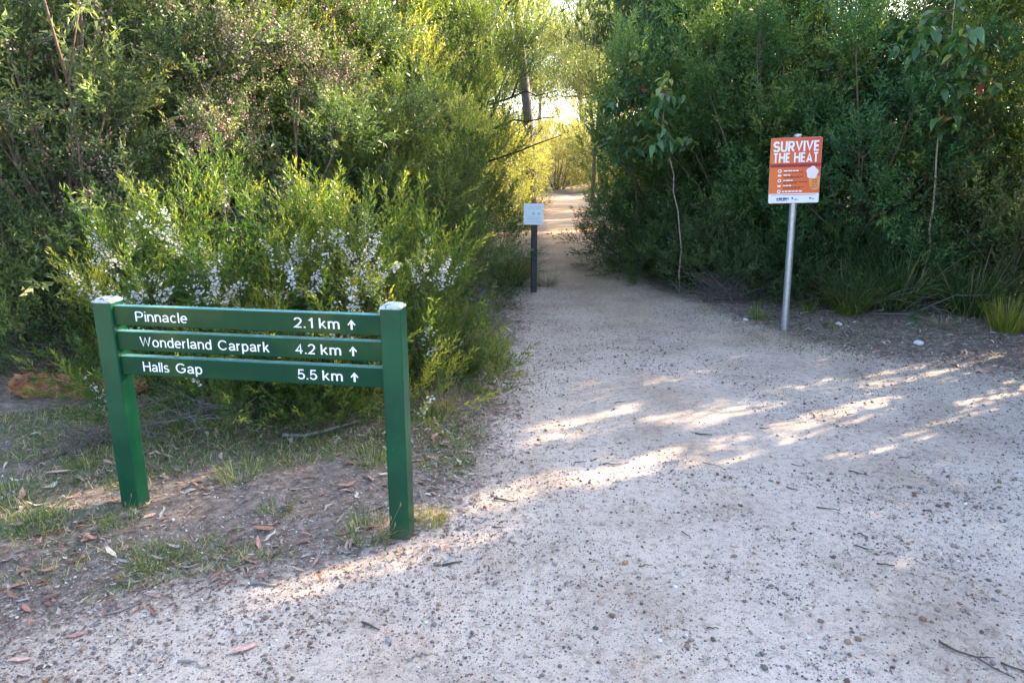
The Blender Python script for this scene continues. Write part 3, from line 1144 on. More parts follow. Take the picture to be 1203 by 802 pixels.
# ------------------------------------------------------------------ small white notice
def notice():
    M['darkpost'] = simple('dark_timber_post', (.045, .042, .042), .7, .3, 20)
    M['notice'] = simple('pale_notice_print', (.66, .74, .78), .4, .05, 8)
    M['greyprint'] = simple('grey_print', (.40, .46, .50), .5, .08)
    e = bpy.data.objects.new('notice_sign', None)
    COL.objects.link(e)
    e.location = (.255, 8.46, 0)
    e.rotation_euler = (0, 0, R(6))
    tag(e, 'small pale blue notice on a dark square post beside the narrow path', 'sign')
    p = MB()
    p.box((0, 0, .36), (.068, .06, 1.12))
    link('post', bevel(p.mesh('post', M['darkpost']), .006), e)
    q = MB()
    q.poly(rrect(-.112, 0, .112, .238, .008), -.004, 0)
    pn = link('panel', q.mesh('panel', M['notice']), e, (-.018, -.052, .785), (R(85), R(1.5), 0))
    for x, w in ((.0, .03), (.062, .034)):
        m = MB()
        m.v = [(x + math.cos(2 * math.pi * k / 12) * w / 2, .125 + math.sin(2 * math.pi * k / 12) * .014, .0012) for k in range(12)]
        m.f = [tuple(range(12))]
        link('picture', m.mesh('picture', M['greyprint']), pn)
    rr = random.Random(9)
    for y, x0, x1, h in ((.195, -.05, .09, .007), (.175, -.06, .08, .005), (.08, -.07, .09, .005), (.06, -.07, .07, .005), (.03, -.08, .085, .004)):
        m = MB()
        x = x0
        while x < x1:
            w = min(rr.uniform(.01, .03), x1 - x)
            k = len(m.v)
            m.v += [(x, y, .0012), (x + w, y, .0012), (x + w, y + h, .0012), (x, y + h, .0012)]
            m.f.append((k, k + 1, k + 2, k + 3))
            x += w + .005
        link('text_line', m.mesh('text_line', M['greyprint']), pn)
    for x in (-.098, .098):
        m = MB()
        m.tube([(x, .02, 0), (x, .02, .004)], [.005, .004], 8)
        link('screw', m.mesh('screw', M['steel']), pn)


notice()

# ------------------------------------------------------------------ heath bushes behind the trail sign
def front_low(pos):
    return np.clip(.35 - pos[:, 1], .02, 2) * np.exp(-((pos[:, 2] - .78) / .28) ** 2) + .004


H1 = shrub_parts(201, 1.28, .92, 36, 44, .15, T_heath, M['heath'], up=.8, prof='dome', base=.03, inner=3500, nstem=7, stem_r=.011, extra=flowers(80, 34, .0080, front_low), tv=.5, plume=.22)
H2 = shrub_parts(202, 1.08, .74, 30, 46, .15, T_heath, M['heath'], up=.8, prof='dome', base=.03, inner=3000, nstem=7, stem_r=.011, extra=flowers(62, 34, .0080, front_low), tv=.45, plume=.22)
H3 = shrub_parts(203, .80, .72, 24, 40, .15, T_heath, M['heath'], up=.7, prof='dome', base=.03, inner=2500, nstem=6, stem_r=.01, extra=flowers(7, 22, .0078, front_low), tv=.5, plume=.2)
place(H1, 'heath_bush', 'tallest yellow-green heath bush with most white flowers, behind the middle of the green sign', 'bush', (-1.78, 4.70), 0)
place(H2, 'heath_bush', 'bright green heath bush with white flowers behind the right post of the green sign', 'bush', (-.98, 4.62), 0)
place(H3, 'heath_bush', 'low yellow-green heath bush behind the left post of the green sign', 'bush', (-2.45, 5.35), 0, (.8, .8, .85))
H4 = shrub_parts(204, .80, .72, 22, 40, .15, T_heath, M['heath'], up=.6, prof='dome', base=.02, inner=2000, nstem=6, stem_r=.01, tv=.3, plume=.15)
place(H4, 'heath_bush', 'low green growth at the foot of the heath bushes below the lettered boards', 'bush', (-1.45, 4.2), 140, (.75, .55, .55))
place(H4, 'heath_bush', 'low heath growth beside the path edge right of the green sign', 'bush', (-.62, 5.0), 230, (.7, .6, .85))

# ------------------------------------------------------------------ left thicket
t_ = place(PINK, 'tea_tree', 'grey-green tea-tree with pinkish seed pods filling the upper left corner', 'shrub', (-3.55, 6.15), 20, 1.0)
for pts in ([(.2, -.2, .1), (.45, -.75, 1.2), (.62, -1.05, 2.0), (.80, -1.12, 2.45), (1.3, -1.1, 2.75), (1.8, -1.0, 2.9)], [(.62, -1.05, 2.0), (.60, -1.15, 2.5), (.72, -1.15, 3.1)], [(-.3, -.2, .1), (-.4, -.9, 1.3), (-.42, -1.15, 2.2), (-.3, -1.2, 3.0)], [(.1, -.3, .1), (-.05, -.95, .9), (.05, -1.15, 1.7)]):
    b_ = MB()
    b_.tube(pts, [.013 * (1 - .7 * k / (len(pts) - 1)) for k in range(len(pts))], 6)
    link('bare_limb', b_.mesh('bare_limb', M['brownbark'], True), t_, (0, 0, 0), (0, 0, R(-20)))
place(PINK, 'tea_tree', 'tea-tree with a few pink seed pods behind the white-flowered heath bush', 'shrub', (-2.05, 6.75), 200, (.85, .85, .80))
place(OLIVE, 'tea_tree', 'tall brownish-olive tea-tree with upright plumes behind the heath bushes', 'shrub', (-2.05, 8.3), 0, 1.0)
place(OLIVE, 'tea_tree', 'tall olive tea-tree left of the dead black branches', 'shrub', (-1.1, 9.5), 130, 1.0)
place(TEA1, 'tea_tree', 'dark green tea-tree at the back of the left thicket above the trail sign', 'shrub', (-3.1, 8.2), 50, 1.05)
place(OLIVE, 'tea_tree', 'short olive bush with sunlit plumes right behind the green heath bush', 'shrub', (-1.0, 7.0), 250, (.62, .62, .52))
place(DARK, 'dark_bush', 'dark green rounded bush at the left of the pale notice', 'bush', (-1.05, 9.3), 0, (1.0, 1.0, 1.15))
place(DARK, 'dark_bush', 'dark bush between the pale notice and the olive tea-trees', 'bush', (-.95, 7.5), 120, (.8, .8, .85))

place(DARK, 'dark_bush', 'dark bush at the left edge behind the rotten log', 'bush', (-3.55, 5.35), 45, (.8, .7, .75))
place(DARK, 'dark_bush', 'dark low bush between the rotten log and the heath bushes', 'bush', (-2.75, 5.75), 200, (.8, .7, .8))

# ------------------------------------------------------------------ right thicket
place(TEA2, 'tea_tree', 'deep green tea-tree overhanging the right side of the narrow path', 'shrub', (2.42, 10.6), 0, (.92, .92, 1.2), leaf='teablue')
place(TEA1, 'tea_tree', 'tall green tea-tree left of the orange sign', 'shrub', (3.05, 9.1), 90, (1, 1, 1.02), leaf='tealight')
place(TEA2, 'tea_tree', 'feathery green tea-tree right behind the orange sign', 'shrub', (3.95, 8.45), 200, .95, leaf='teablue')
place(TEA1, 'tea_tree', 'green tea-tree behind the leafy gum sapling on the right', 'shrub', (5.15, 8.6), 300, 1.05, leaf='tealight')
place(DARK, 'dark_bush', 'low dark bush jutting over the right edge of the narrow path', 'bush', (1.95, 10.1), 70, (.95, 1.0, .72))
place(DARK, 'dark_bush', 'dark bush at the foot of the tea-trees left of the orange sign', 'bush', (2.7, 8.25), 160, (.8, .6, .75))
place(DARK, 'dark_bush', 'dark low growth behind the pole of the orange sign', 'bush', (3.3, 7.75), 260, (.85, .6, .62))
place(DARK, 'dark_bush', 'dark low growth right of the tall gum sapling stem', 'bush', (4.75, 7.95), 310, (.8, .6, .7))
place(DARK, 'dark_bush', 'low dark bush between the silvery plant and the narrow path', 'bush', (2.2, 9.0), 20, (.7, .6, .6))
place(DARK, 'dark_bush', 'dark bush under the yellow-green tea-tree at the right edge', 'bush', (5.0, 8.2), 30, (.9, .7, .9))
back = [(4.2, 11.2, 1.1, TEA2, 'tea-tree in the second row straight behind the orange sign'), (6.8, 10.6, 1.15, TEA1, 'tea-tree in the second row behind the right edge of the thicket'),
        (3.1, 12.6, 1.15, TEA1, 'tea-tree in the back row right of the narrow path'), (-2.2, 11.2, 1.1, TEA2, 'tea-tree in the back row behind the olive tea-trees'),
        (-4.6, 9.0, 1.15, TEA1, 'tea-tree in the back row behind the pink-podded tea-tree'), (-5.6, 7.0, 1.1, PINK, 'pink-podded tea-tree cut off by the left edge of the view'),
        (-1.5, 13.0, 1.0, OLIVE, 'olive tea-tree left of the path beyond the dead branches'), (-3.6, 12, 1.3, TEA1, 'tallest tea-tree in the back row on the left')]
for k, (x, y, s, t, lab) in enumerate(back):
    place(t, 'tea_tree', lab, 'shrub', (x, y), k * 77, s, 'tea-trees in the back rows')


# ------------------------------------------------------------------ shade shrubs right of the track, crowns cut to shape the sun streaks
STREAKS = [((-.95, 2.36), (.05, 3.0), .085), ((-.25, 3.10), (1.25, 3.85), .10), ((.2, 4.1), (.75, 4.42), .06), ((1.0, 4.2), (2.4, 5.05), .10),
           ((.95, 3.62), (2.5, 4.62), .11), ((2.7, 5.0), (4.2, 5.75), .16), ((3.0, 4.55), (4.0, 5.1), .10), ((.1, 3.85), (1.0, 4.3), .06), ((1.7, 3.6), (3.1, 4.45), .06), ((.5, 4.75), (1.6, 5.35), .07), ((1.9, 5.2), (2.9, 5.75), .08), ((-.6, 2.95), (.2, 3.4), .05)]


def keep_shade(wx, wy):
    """leaf centres (local) -> those that stay; leaves in the way of a drawn streak are cut out of these crowns"""
    def f(c):
        z = np.maximum(c[:, 2], 0)
        x = c[:, 0] + wx - SXY[0] * z / math.tan(SUN_EL)
        y = c[:, 1] + wy - SXY[1] * z / math.tan(SUN_EL)
        k = np.ones(len(c), bool)
        wv = (fbm(x * 1.7, y * 1.7, 8, 3) - .45) * .16
        for (ax, ay), (bx, by), hw in STREAKS:
            ex, ey = bx - ax, by - ay
            t = np.clip(((x - ax) * ex + (y - ay) * ey) / (ex * ex + ey * ey), 0, 1)
            d = np.hypot(x - ax - t * ex, y - ay - t * ey) + wv
            k &= d > hw * 1.15
        k |= vnoise(x * 7, y * 7, 5) > .75
        k |= np.random.default_rng(1).uniform(0, 1, len(c)) < .13
        return k
    return f


shade = [(5.9, 3.2, 4.3), (6.4, 4.6, 4.4), (5.8, 5.7, 4.7), (7.3, 6.1, 5.4), (7.0, 3.4, 4.6), (6.9, 7.2, 5.2), (8.2, 4.9, 5.2), (8.4, 8.0, 6.6), (5.9, 1.9, 4.2), (7.4, 1.6, 4.8), (8.3, 2.9, 5.4), (9.6, 6.4, 7.0), (9.7, 4.2, 6.2)]
for k, (x, y, h) in enumerate(shade):
    pp = shrub_parts(300 + k, h, 1.35, 34, 9, .42, T_coarse, M['tea'], up=.5, prof='tall', base=.04, inner=6500, ils=2.1, plume=0, keep=keep_shade(x, y), nstem=6)
    place(pp, 'tea_tree', 'tea-tree standing out of view right of the sandy track', 'shrub', (x, y, 0), 0, 1, 'tea-trees out of view on the right')

place(shrub_parts(340, 4.5, 1.3, 44, 30, .30, T_olive, M['olive'], up=1.0, prof='bush', base=.05, inner=9000, keep=keep_shade(6.0, 7.9)), 'tea_tree', 'yellow-green tea-tree at the right edge of the thicket', 'shrub', (6.0, 7.9, 0), 0, 1)

# ------------------------------------------------------------------ gum saplings: every leaf a part
def ovate(name, L, Wd, mat, tone, curl, shape=.42):
    st = np.array([0, .12, .3, .5, .7, .88, 1.0])
    hw = Wd / 2 * np.array([.02, .62, 1, .96, .68, .30, .01])
    v, f = [], []
    for t, w in zip(st, hw):
        z = -curl * L * t * t
        v += [(-w, t * L, z + w * .35), (0, t * L, z), (w, t * L, z + w * .35)]
    for k in range(len(st) - 1):
        a = k * 3
        f += [(a, a + 1, a + 4, a + 3), (a + 1, a + 2, a + 5, a + 4)]
    return mesh_raw(name, np.array(v), np.array(f), mat, {'tone': np.full(len(v), tone)}, True)


LEAFS = [ovate('leaf', .105, .050, M['broad'], .25, .25), ovate('leaf', .095, .046, M['broad'], .5, .45), ovate('leaf', .085, .040, M['broad'], .75, .15), ovate('leaf', .075, .038, M['broad'], 1.0, .3)]
LEAFR = ovate('leaf', .085, .042, M['redleaf'], .5, .4)


def sapling(seed, name, label, base, stem_pts, crown_c, crown_r, nleaf, nbr=16, red=4, sz=1.0, bark='palebark', sr=.011):
    r = np.random.default_rng(seed)
    z0 = gz(*base)
    e = bpy.data.objects.new(name, None)
    COL.objects.link(e)
    e.location = (base[0], base[1], z0)
    tag(e, label, 'sapling')
    mb = MB()
    stem_pts = [Vector(p) for p in stem_pts]
    stem_pts = [q for k in range(len(stem_pts) - 1) for q in (stem_pts[k], (stem_pts[k] + stem_pts[k + 1]) / 2 + Vector((r.normal(0, .018), r.normal(0, .018), 0)))] + [stem_pts[-1]]
    n = len(stem_pts)
    mb.tube(stem_pts, [sr * (1 - .75 * k / (n - 1)) for k in range(n)], 7)
    link('stem', mb.mesh('stem', M[bark], True), e)
    br = MB()
    tips = []
    sp = [Vector(p) for p in stem_pts]
    for k in range(nbr):
        tip = Vector(crown_c) + Vector(tuple(norm(r.normal(size=3)) * np.array(crown_r) * r.uniform(.45, 1.0)))
        src = min(sp[1:], key=lambda p: (p - tip).length + r.uniform(0, .25))
        mid = (src + tip) / 2 + Vector((r.normal(0, .04), r.normal(0, .04), .06))
        br.tube([src, mid, tip], [sr * .38, sr * .25, sr * .12], 5, False)
        tips.append((src, mid, tip))
    link('branches', br.mesh('branches', M['bark'], True), e)
    for k in range(nleaf):
        s_, m_, t_ = tips[int(r.integers(0, nbr))]
        t = r.uniform(.3, 1.05)
        p = m_.lerp(t_, (t - .5) * 2) if t > .5 else s_.lerp(m_, t * 2)
        p = p + Vector(tuple(r.normal(0, .03, 3)))
        me = LEAFS[int(r.choice(4, p=[.35, .35, .2, .1]))]
        if k < red:
            me = LEAFR
        if p.z > crown_c[2] + crown_r[2] * .6:
            me = LEAFS[int(r.choice([2, 3]))]
        ho = r.uniform(0, 6.28)
        q = Vector((math.cos(ho), math.sin(ho), -r.uniform(.1, 1.3))).to_track_quat('Y', 'Z').to_euler()
        s = sz * r.uniform(.65, 1.2)
        link('leaf', me, e, p, (q[0], q[1] + r.normal(0, .3), q[2]), s)
    return e


sapling(41, 'gum_sapling', 'broad-leaved gum sapling on a thin pale stem left of the orange sign', (1.98, 8.45),
        [(0, 0, -.05), (-.02, .0, .5), (-.09, -.02, .95), (-.16, -.02, 1.35), (-.28, 0, 1.7), (-.30, 0, 2.1), (-.30, .02, 2.4)], (-.27, -.02, 1.92), (.42, .36, .52), 230, 24, 3, 1.3)
sapling(42, 'gum_sapling', 'tall gum sapling with glossy leaves on a pale stem near the right edge', (4.1, 7.25),
        [(0, 0, -.05), (.01, 0, .35), (.05, .0, .62), (.02, 0, 1.0), (-.02, 0, 1.5), (-.06, 0, 2.0), (-.03, 0, 2.5), (-.05, 0, 3.1)], (-.03, -.02, 2.42), (.52, .45, .85), 290, 30, 4, 1.4, sr=.015)
sapling(43, 'gum_sapling', 'dark broad-leaved gum drooping over the right edge of the narrow path', (1.75, 9.75),
        [(0, 0, -.05), (-.05, 0, .6), (-.15, 0, 1.2), (-.25, 0, 1.8), (-.3, 0, 2.4), (-.28, 0, 3.0)], (-.30, -.1, 2.0), (.5, .4, .95), 260, 28, 3, 1.4, bark='bark')

# ------------------------------------------------------------------ gum trees
def gum_spray(r):
    n = 26
    p = r.normal(0, .16, (n, 3))
    d = norm(np.stack([r.normal(0, .45, n), r.normal(0, .45, n), -np.abs(r.normal(.9, .4, n))], -1))
    s = norm(np.cross(d, r.normal(size=(n, 3))))
    L = r.uniform(.08, .15, n)[:, None]
    w = L * r.uniform(.11, .17, n)[:, None]
    m = p + d * L * .45
    t1 = np.stack([p, m + s * w, m - s * w], 1)
    t2 = np.stack([m + s * w, p + d * L, m - s * w], 1)
    return np.concatenate([t1, t2]), np.tile(r.uniform(0, 1, n), 2)


T_gum = [gum_spray(np.random.default_rng(60 + k)) for k in range(5)]


def gum_parts(seed, H, trunk, crown, ncl, per, clr, tr=.09):
    """trunk: polyline; crown: (centre, radii)"""
    r = np.random.default_rng(seed)
    mb = MB()
    n = len(trunk)
    mb.tube(trunk, [tr * (1 - .7 * k / (n - 1)) for k in range(n)], 10)
    tm = mb.mesh('trunk', M['gumbark'], True)
    lb = MB()
    C = np.array(crown[0]) + norm(r.normal(size=(ncl, 3))) * np.array(crown[1]) * r.uniform(.35, 1, (ncl, 1))
    tp = [Vector(p) for p in trunk]
    for c in C:
        c = Vector(tuple(c))
        low = [p for p in tp[1:] if p.z < c.z + .2] or tp[1:2]
        s = min(low, key=lambda p: (p - c).length)
        m1 = s.lerp(c, .4) + Vector((r.normal(0, .12), r.normal(0, .12), r.uniform(0, .2)))
        m2 = s.lerp(c, .75) + Vector((r.normal(0, .1), r.normal(0, .1), r.uniform(.05, .25)))
        lb.tube([s, m1, m2, c], [tr * .32, tr * .22, tr * .13, tr * .05], 5, False)
    lm = lb.mesh('limbs', M['gumbark'], True)
    m = ncl * per
    ci = np.repeat(np.arange(ncl), per)
    pos = C[ci] + r.normal(0, 1, (m, 3)) * clr * np.array([1, 1, .7])
    d = norm(r.normal(0, .3, (m, 3)) + np.array([0, 0, 1.]))
    tri, tone = place_sprays(T_gum, pos, d, r.uniform(.8, 1.25, m), r.uniform(0, .35, ncl)[ci], r)
    return [('trunk', tm), ('limbs', lm), ('crown', soup('crown', tri, M['gum'], tone))]


G1 = gum_parts(71, 8, [(0, 0, -.1), (.02, 0, 1.2), (-.05, 0, 2.3), (-.18, 0, 3.4), (-.28, 0, 4.4), (-.5, 0, 6), (-.6, 0, 7.5)], ((-.35, 0, 5.5), (1.7, 1.6, 2.2)), 26, 15, .34, .13)
place(G1, 'gum_tree', 'slender gum tree with lit leaves standing left of the narrow path', 'tree', (.38, 15.5), 0, 1)
G2 = gum_parts(72, 8, [(0, 0, -.1), (.05, 0, 1.5), (.1, 0, 3), (.0, 0, 4.5), (.1, 0, 6.5)], ((.2, 0, 3.65), (2.1, 1.2, .7)), 44, 15, .32, .08)
place(G2, 'gum_tree', 'gum tree with yellowish drooping leaves above the right thicket', 'tree', (3.0, 11.9), 0, 1)
G3 = gum_parts(73, 10, [(0, 0, -.1), (.1, 0, 2), (.3, .1, 4), (.2, .1, 6), (.5, 0, 9)], ((.3, 0, 6.2), (2.6, 2.6, 3.4)), 70, 14, .42, .14)
place(G3, 'gum_tree', 'gum tree with a dark trunk at the right of the far path bend', 'tree', (2.7, 25.0), 0, (.55, .55, .8))
far_g = [(11, 16.5, .8), (14, 19.5, .9), (17.5, 22, .9), (-3, 20, .8), (-7, 17, .9), (-11, 14, .9), (5.0, 19, .6), (-1.5, 31, .9), (3.5, 36, 1), (-6, 29, 1), (-14, 24, 1), (0.5, 48, 1.2), (5.5, 52, 1.2), (-7, 46, 1.2), (14, 44, 1.2), (-18, 40, 1.2), (-20, 20, 1.1), (2.2, 62, 1.4), (9.5, 63, 1.4), (-5, 64, 1.4)]  # first three gums added to dapple the sun on the left thicket
for k, (x, y, s) in enumerate(far_g):
    place(G3, 'gum_tree', 'distant gum tree in the open wood behind the thickets, or gum added to dapple the sun', 'tree', (x, y), k * 67, s, 'distant gum trees behind the thickets, with three added to dapple the sun')

# ------------------------------------------------------------------ shrubs along the far path and at its bend
far_s = [(-.75, 14.6, .8), (-.75, 17.5, .8), (-.1, 19.5, .7), (-.2, 22.3, .8), (2.9, 15.0, .6), (3.2, 17.6, .6), (3.7, 20.5, .6), (4.1, 23.2, .7), (1.9, 30.8, .9), (3.4, 29.0, .8), (.2, 34.5, 1.1), (2.8, 34.5, 1.2), (5.2, 31.5, 1.1), (-2.2, 26.3, .9), (-1.9, 23.4, 1.0), (-3.0, 35.5, 1.2), (6.3, 26, 1.2), (7.2, 22, 1.3), (-3.0, 18, 1.2), (-3.8, 14.8, 1.3), (5.5, 14.3, 1.1), (8.4, 12.4, 1.0), (-6.2, 12, 1.4), (-8, 9, 1.5)]
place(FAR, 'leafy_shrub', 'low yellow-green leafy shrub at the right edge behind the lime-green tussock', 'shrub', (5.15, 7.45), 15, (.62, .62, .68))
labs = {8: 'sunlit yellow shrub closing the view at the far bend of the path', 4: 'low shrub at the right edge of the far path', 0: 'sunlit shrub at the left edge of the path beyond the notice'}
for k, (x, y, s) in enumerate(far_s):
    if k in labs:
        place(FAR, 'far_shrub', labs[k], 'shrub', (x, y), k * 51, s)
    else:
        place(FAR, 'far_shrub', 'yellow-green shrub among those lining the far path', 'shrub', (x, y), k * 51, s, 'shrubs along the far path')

# ------------------------------------------------------------------ dead black branches left of the gap
def dead_tree():
    e = bpy.data.objects.new('dead_tree', None)
    COL.objects.link(e)
    e.location = (-.12, 10.4, gz(-.12, 10.4))
    tag(e, 'dead tree with crooked black branches poking out over the path gap', 'tree')
    m = MB()
    m.tube([(-.45, 0, -.05), (-.42, 0, .8), (-.36, 0, 1.5), (-.34, .05, 2.3), (-.3, .1, 3.0)], [.04, .036, .03, .02, .008], 7)
    link('trunk', m.mesh('trunk', M['bark'], True), e)
    for pts in ([(-.34, 0, 2.15), (.12, -.15, 2.28), (.30, -.2, 2.36), (.45, -.2, 2.30), (.72, -.25, 2.36)],
                [(-.35, 0, 1.8), (.15, -.1, 2.0), (.32, -.2, 1.97), (.55, -.2, 2.02), (.75, -.2, 2.03)],
                [(-.36, 0, 1.4), (.25, -.1, 1.60), (.5, -.15, 1.70), (.8, -.15, 1.80)],
                [(-.33, 0, 2.4), (-.4, -.6, 2.52), (-.45, -.9, 2.56), (-.62, -1.0, 2.60)],
                [(-.34, 0, 2.1), (-.42, -.6, 2.2), (-.5, -.8, 2.30), (-.72, -1.0, 2.33)],
                [(.12, -.15, 2.28), (.2, -.1, 2.5), (.35, -.1, 2.62), (.42, -.1, 2.85)]):
        b = MB()
        n = len(pts)
        b.tube(pts, [.017 * (1 - .75 * k / (n - 1)) for k in range(n)], 5)
        link('branch', b.mesh('branch', M['blackbark'], True), e)


dead_tree()


# ------------------------------------------------------------------ blades: sedges, tussocks, grass
def blades(r, P, L, Wd, dirs, bend, seg=3):
    """tapered strips: P (n,3), L,Wd (n,), dirs (n,3) unit, bend (n,)"""
    n = len(P)
    side = norm(np.cross(dirs, np.array([0, 0, 1.])) + r.normal(0, .3, (n, 3)))
    rows = []
    for k in range(seg):
        t = k / seg
        c = P + dirs * (L * t)[:, None] + np.array([0, 0, -1.]) * (L * bend * t * t)[:, None]
        w = (Wd * (1 - t * .55) / 2)[:, None]
        rows += [c - side * w, c + side * w]
    c = P + dirs * L[:, None] + np.array([0, 0, -1.]) * (L * bend)[:, None]
    rows.append(c)
    v = np.stack(rows, 1)
    f = []
    for k in range(seg - 1):
        a = 2 * k
        f += [(a, a + 1, a + 3), (a, a + 3, a + 2)]
    a = 2 * (seg - 1)
    f.append((a, a + 1, a + 2))
    return v, np.array(f)


def blade_mesh(name, r, P, L, Wd, dirs, bend, mat, tone, seg=3):
    v, f = blades(r, P, L, Wd, dirs, bend, seg)
    n, nv = v.shape[:2]
    F_ = f[None] + (np.arange(n) * nv)[:, None, None]
    return mesh_raw(name, v.reshape(-1, 3), F_.reshape(-1, 3), mat, {'tone': np.repeat(tone, nv)})


def tussock(seed, n, r0, L, wd, lean, bend, mat, dry=.15, tmax=.7):
    r = np.random.default_rng(seed)
    a = r.uniform(0, 6.28, n)
    q = np.sqrt(r.uniform(0, 1, n)) * r0
    P = np.stack([np.cos(a) * q, np.sin(a) * q, np.full(n, -.01)], -1)
    le = lean * r.uniform(.1, 1.2, n)
    a2 = a + r.normal(0, .5, n)
    d = norm(np.stack([np.cos(a2) * le, np.sin(a2) * le, np.ones(n)], -1))
    tone = r.uniform(0, tmax, n)
    tone[r.uniform(0, 1, n) < dry] = 1
    return [('blades', blade_mesh('blades', r, P, L * r.uniform(.45, 1.1, n), wd * r.uniform(.7, 1.2, n), d, bend * r.uniform(.3, 1.5, n), mat, tone, 5 if L > .3 else 3))]


SED = tussock(81, 800, .16, 1.05, .011, .75, .45, M['sedge'], .16)
LIM = tussock(82, 420, .11, .48, .006, .5, .25, M['lime'], .12)
SML = tussock(83, 60, .05, .30, .009, .7, .2, M['lime'], .25)
TUF = tussock(84, 260, .075, .13, .0032, .7, .35, M['grass'], .22, .8)
TUY = tussock(85, 240, .06, .14, .0032, .5, .2, M['lime'], .3)
DRY = tussock(86, 220, .10, .5, .005, .9, .5, M['straw'], .3)
place(SED, 'sedge_tussock', 'large dark strappy sedge at the foot of the tall gum sapling', 'sedge', (3.85, 7.3), 0, .95)
place(SED, 'sedge_tussock', 'dark sedge left of the tall sapling sedge, nearer the orange sign', 'sedge', (3.4, 7.2), 100, .72)
place(SED, 'sedge_tussock', 'arching sedge right of the tall gum sapling', 'sedge', (4.5, 7.05), 40, .85)
place(SED, 'sedge_tussock', 'arching sedge just behind the pale notice post', 'sedge', (.0, 8.95), 200, .75)
place(SED, 'sedge_tussock', 'small sedge right behind the right post of the green sign', 'sedge', (-.35, 5.2), 300, .4)
place(LIM, 'grass_tussock', 'bright lime-green grass tussock at the right edge of the view', 'grass', (4.45, 6.4), 0, .95)
place(SML, 'grass_tussock', 'small pale spiky grass clump just left of the steel sign pole', 'grass', (2.42, 7.0), 0, .95)
place(SML, 'grass_tussock', 'thin spiky grass clump at the foot of the dark growth right of the steel pole', 'grass', (3.0, 7.25), 50, .8)
place(DRY, 'grass_tussock', 'dry grass at the foot of the dead brush left of the steel pole', 'grass', (2.15, 7.9), 210, (.5, .5, .45))
place(LIM, 'grass_tussock', 'dull grass clump on the verge below the tall gum sapling sedge', 'grass', (3.32, 7.1), 90, (.7, .7, .55))
place(DRY, 'grass_tussock', 'dry straw-coloured grass left of the lime-green tussock', 'grass', (3.95, 6.55), 0, (.7, .7, .5))
place(DRY, 'grass_tussock', 'dry straw grass standing behind the foot of the right sign post', 'grass', (-.42, 4.35), 60, (.5, .5, .9))
place(DRY, 'grass_tussock', 'dry drooping grass at the right of the pale notice post', 'grass', (.42, 8.9), 160, (.9, .9, .8))
TL = [((-2.35, 3.15), 1.1, TUF, 'wide pale tuft at the left edge in front of the twig heap'), ((-1.35, 3.35), 1.0, TUF, 'green tuft below the lettered boards nearer the left post'), ((-.75, 3.55), .9, TUF, 'green tuft below the boards close to the right post'),
      ((-.28, 4.75), 1.0, TUF, 'green tuft on the sand edge by the heath bushes'), ((-1.85, 3.95), 1.1, TUF, 'green tuft under the heath bush right behind the left post'), ((-.63, 2.86), 1.1, TUF, 'green and straw grass tuft at the left foot of the right sign post'), ((-.36, 2.98), .75, TUY, 'yellow sunlit grass tuft at the right foot of the right sign post'),
      ((-1.44, 2.62), .85, TUF, 'rounded grass tuft on the sand edge between the two posts'), ((-.25, 3.42), .5, TUF, 'small round green tuft on the sand right of the right post'),
      ((-1.72, 2.93), .8, TUF, 'grass tuft against the foot of the left sign post'), ((-2.05, 2.85), 1.0, TUF, 'pale seeding grass tuft left of the left sign post'),
      ((-1.07, 3.02), .7, TUF, 'flat grass tuft midway between the sign posts'), ((-2.15, 3.5), .9, TUF, 'green tuft behind the left sign post'),
      ((-.5, 4.2), 1.0, TUF, 'green tuft on the verge beyond the right sign post'), ((2.95, 6.6), .7, TUF, 'small green tuft on the gravel right of the steel pole')]
for k, (p, s, t, lab) in enumerate(TL):
    place(t, 'grass_tuft', lab, 'grass', p, k * 70, s * 1.25)

# short grass of the verge
r = np.random.default_rng(90)
n = 120000
x = r.uniform(-4.2, .1, n)
y = r.uniform(2.0, 6.0, n)
sdv = path_sd(x, y)
patch = fbm(x * 1.6, y * 1.6, 41, 3)
k = (sdv < .02) & (sdv > -2.3) & (patch > .36) & vis(x, y) & (r.uniform(0, 1, n) < np.clip((patch - .34) * 6.5, 0, 1))
x, y = x[k], y[k]
x2 = r.uniform(1.9, 5.2, 6000)
y2 = r.uniform(4.6, 7.6, 6000)
s2 = path_sd(x2, y2)
p2 = fbm(x2 * 1.6, y2 * 1.6, 43, 3)
k2 = (s2 < .5) & (p2 > .46)
x = np.concatenate([x, x2[k2]])
y = np.concatenate([y, y2[k2]])
n = len(x)
P = np.stack([x, y, ground_z(x, y) - .003], -1)
a = r.uniform(0, 6.28, n)
le = r.uniform(.2, 1.6, n)
d = norm(np.stack([np.cos(a) * le, np.sin(a) * le, np.ones(n)], -1))
tn = r.uniform(0, .75, n)
tn[r.uniform(0, 1, n) < .22] = 1
g = link('grass', blade_mesh('grass', r, P, r.uniform(.025, .085, n), r.uniform(.0026, .0048, n), d, r.uniform(0, .6, n), M['grass'], tn, 2))
tag(g, 'short patchy grass growing through the leaf litter around the sign posts', 'grass', kind='stuff')


# thin seeding stalks in front of the right post
def stalks(loc, pts, label):
    e = bpy.data.objects.new('seed_grass', None)
    COL.objects.link(e)
    e.location = (loc[0], loc[1], gz(*loc))
    tag(e, label, 'grass')
    mb = MB()
    hd = MB()
    for (x, y, z) in pts:
        mb.tube([(0, 0, -.01), (x * .4, y * .4, z * .55), (x, y, z)], [.0011, .001, .0008], 4, False)
        hd.tube([(x, y, z - .004), (x * 1.04, y, z + .008), (x * 1.08, y, z + .022)], [.001, .0035, .0006], 5)
    link('stalks', mb.mesh('stalks', M['straw']), e)
    link('seed_heads', hd.mesh('seed_heads', M['straw']), e)


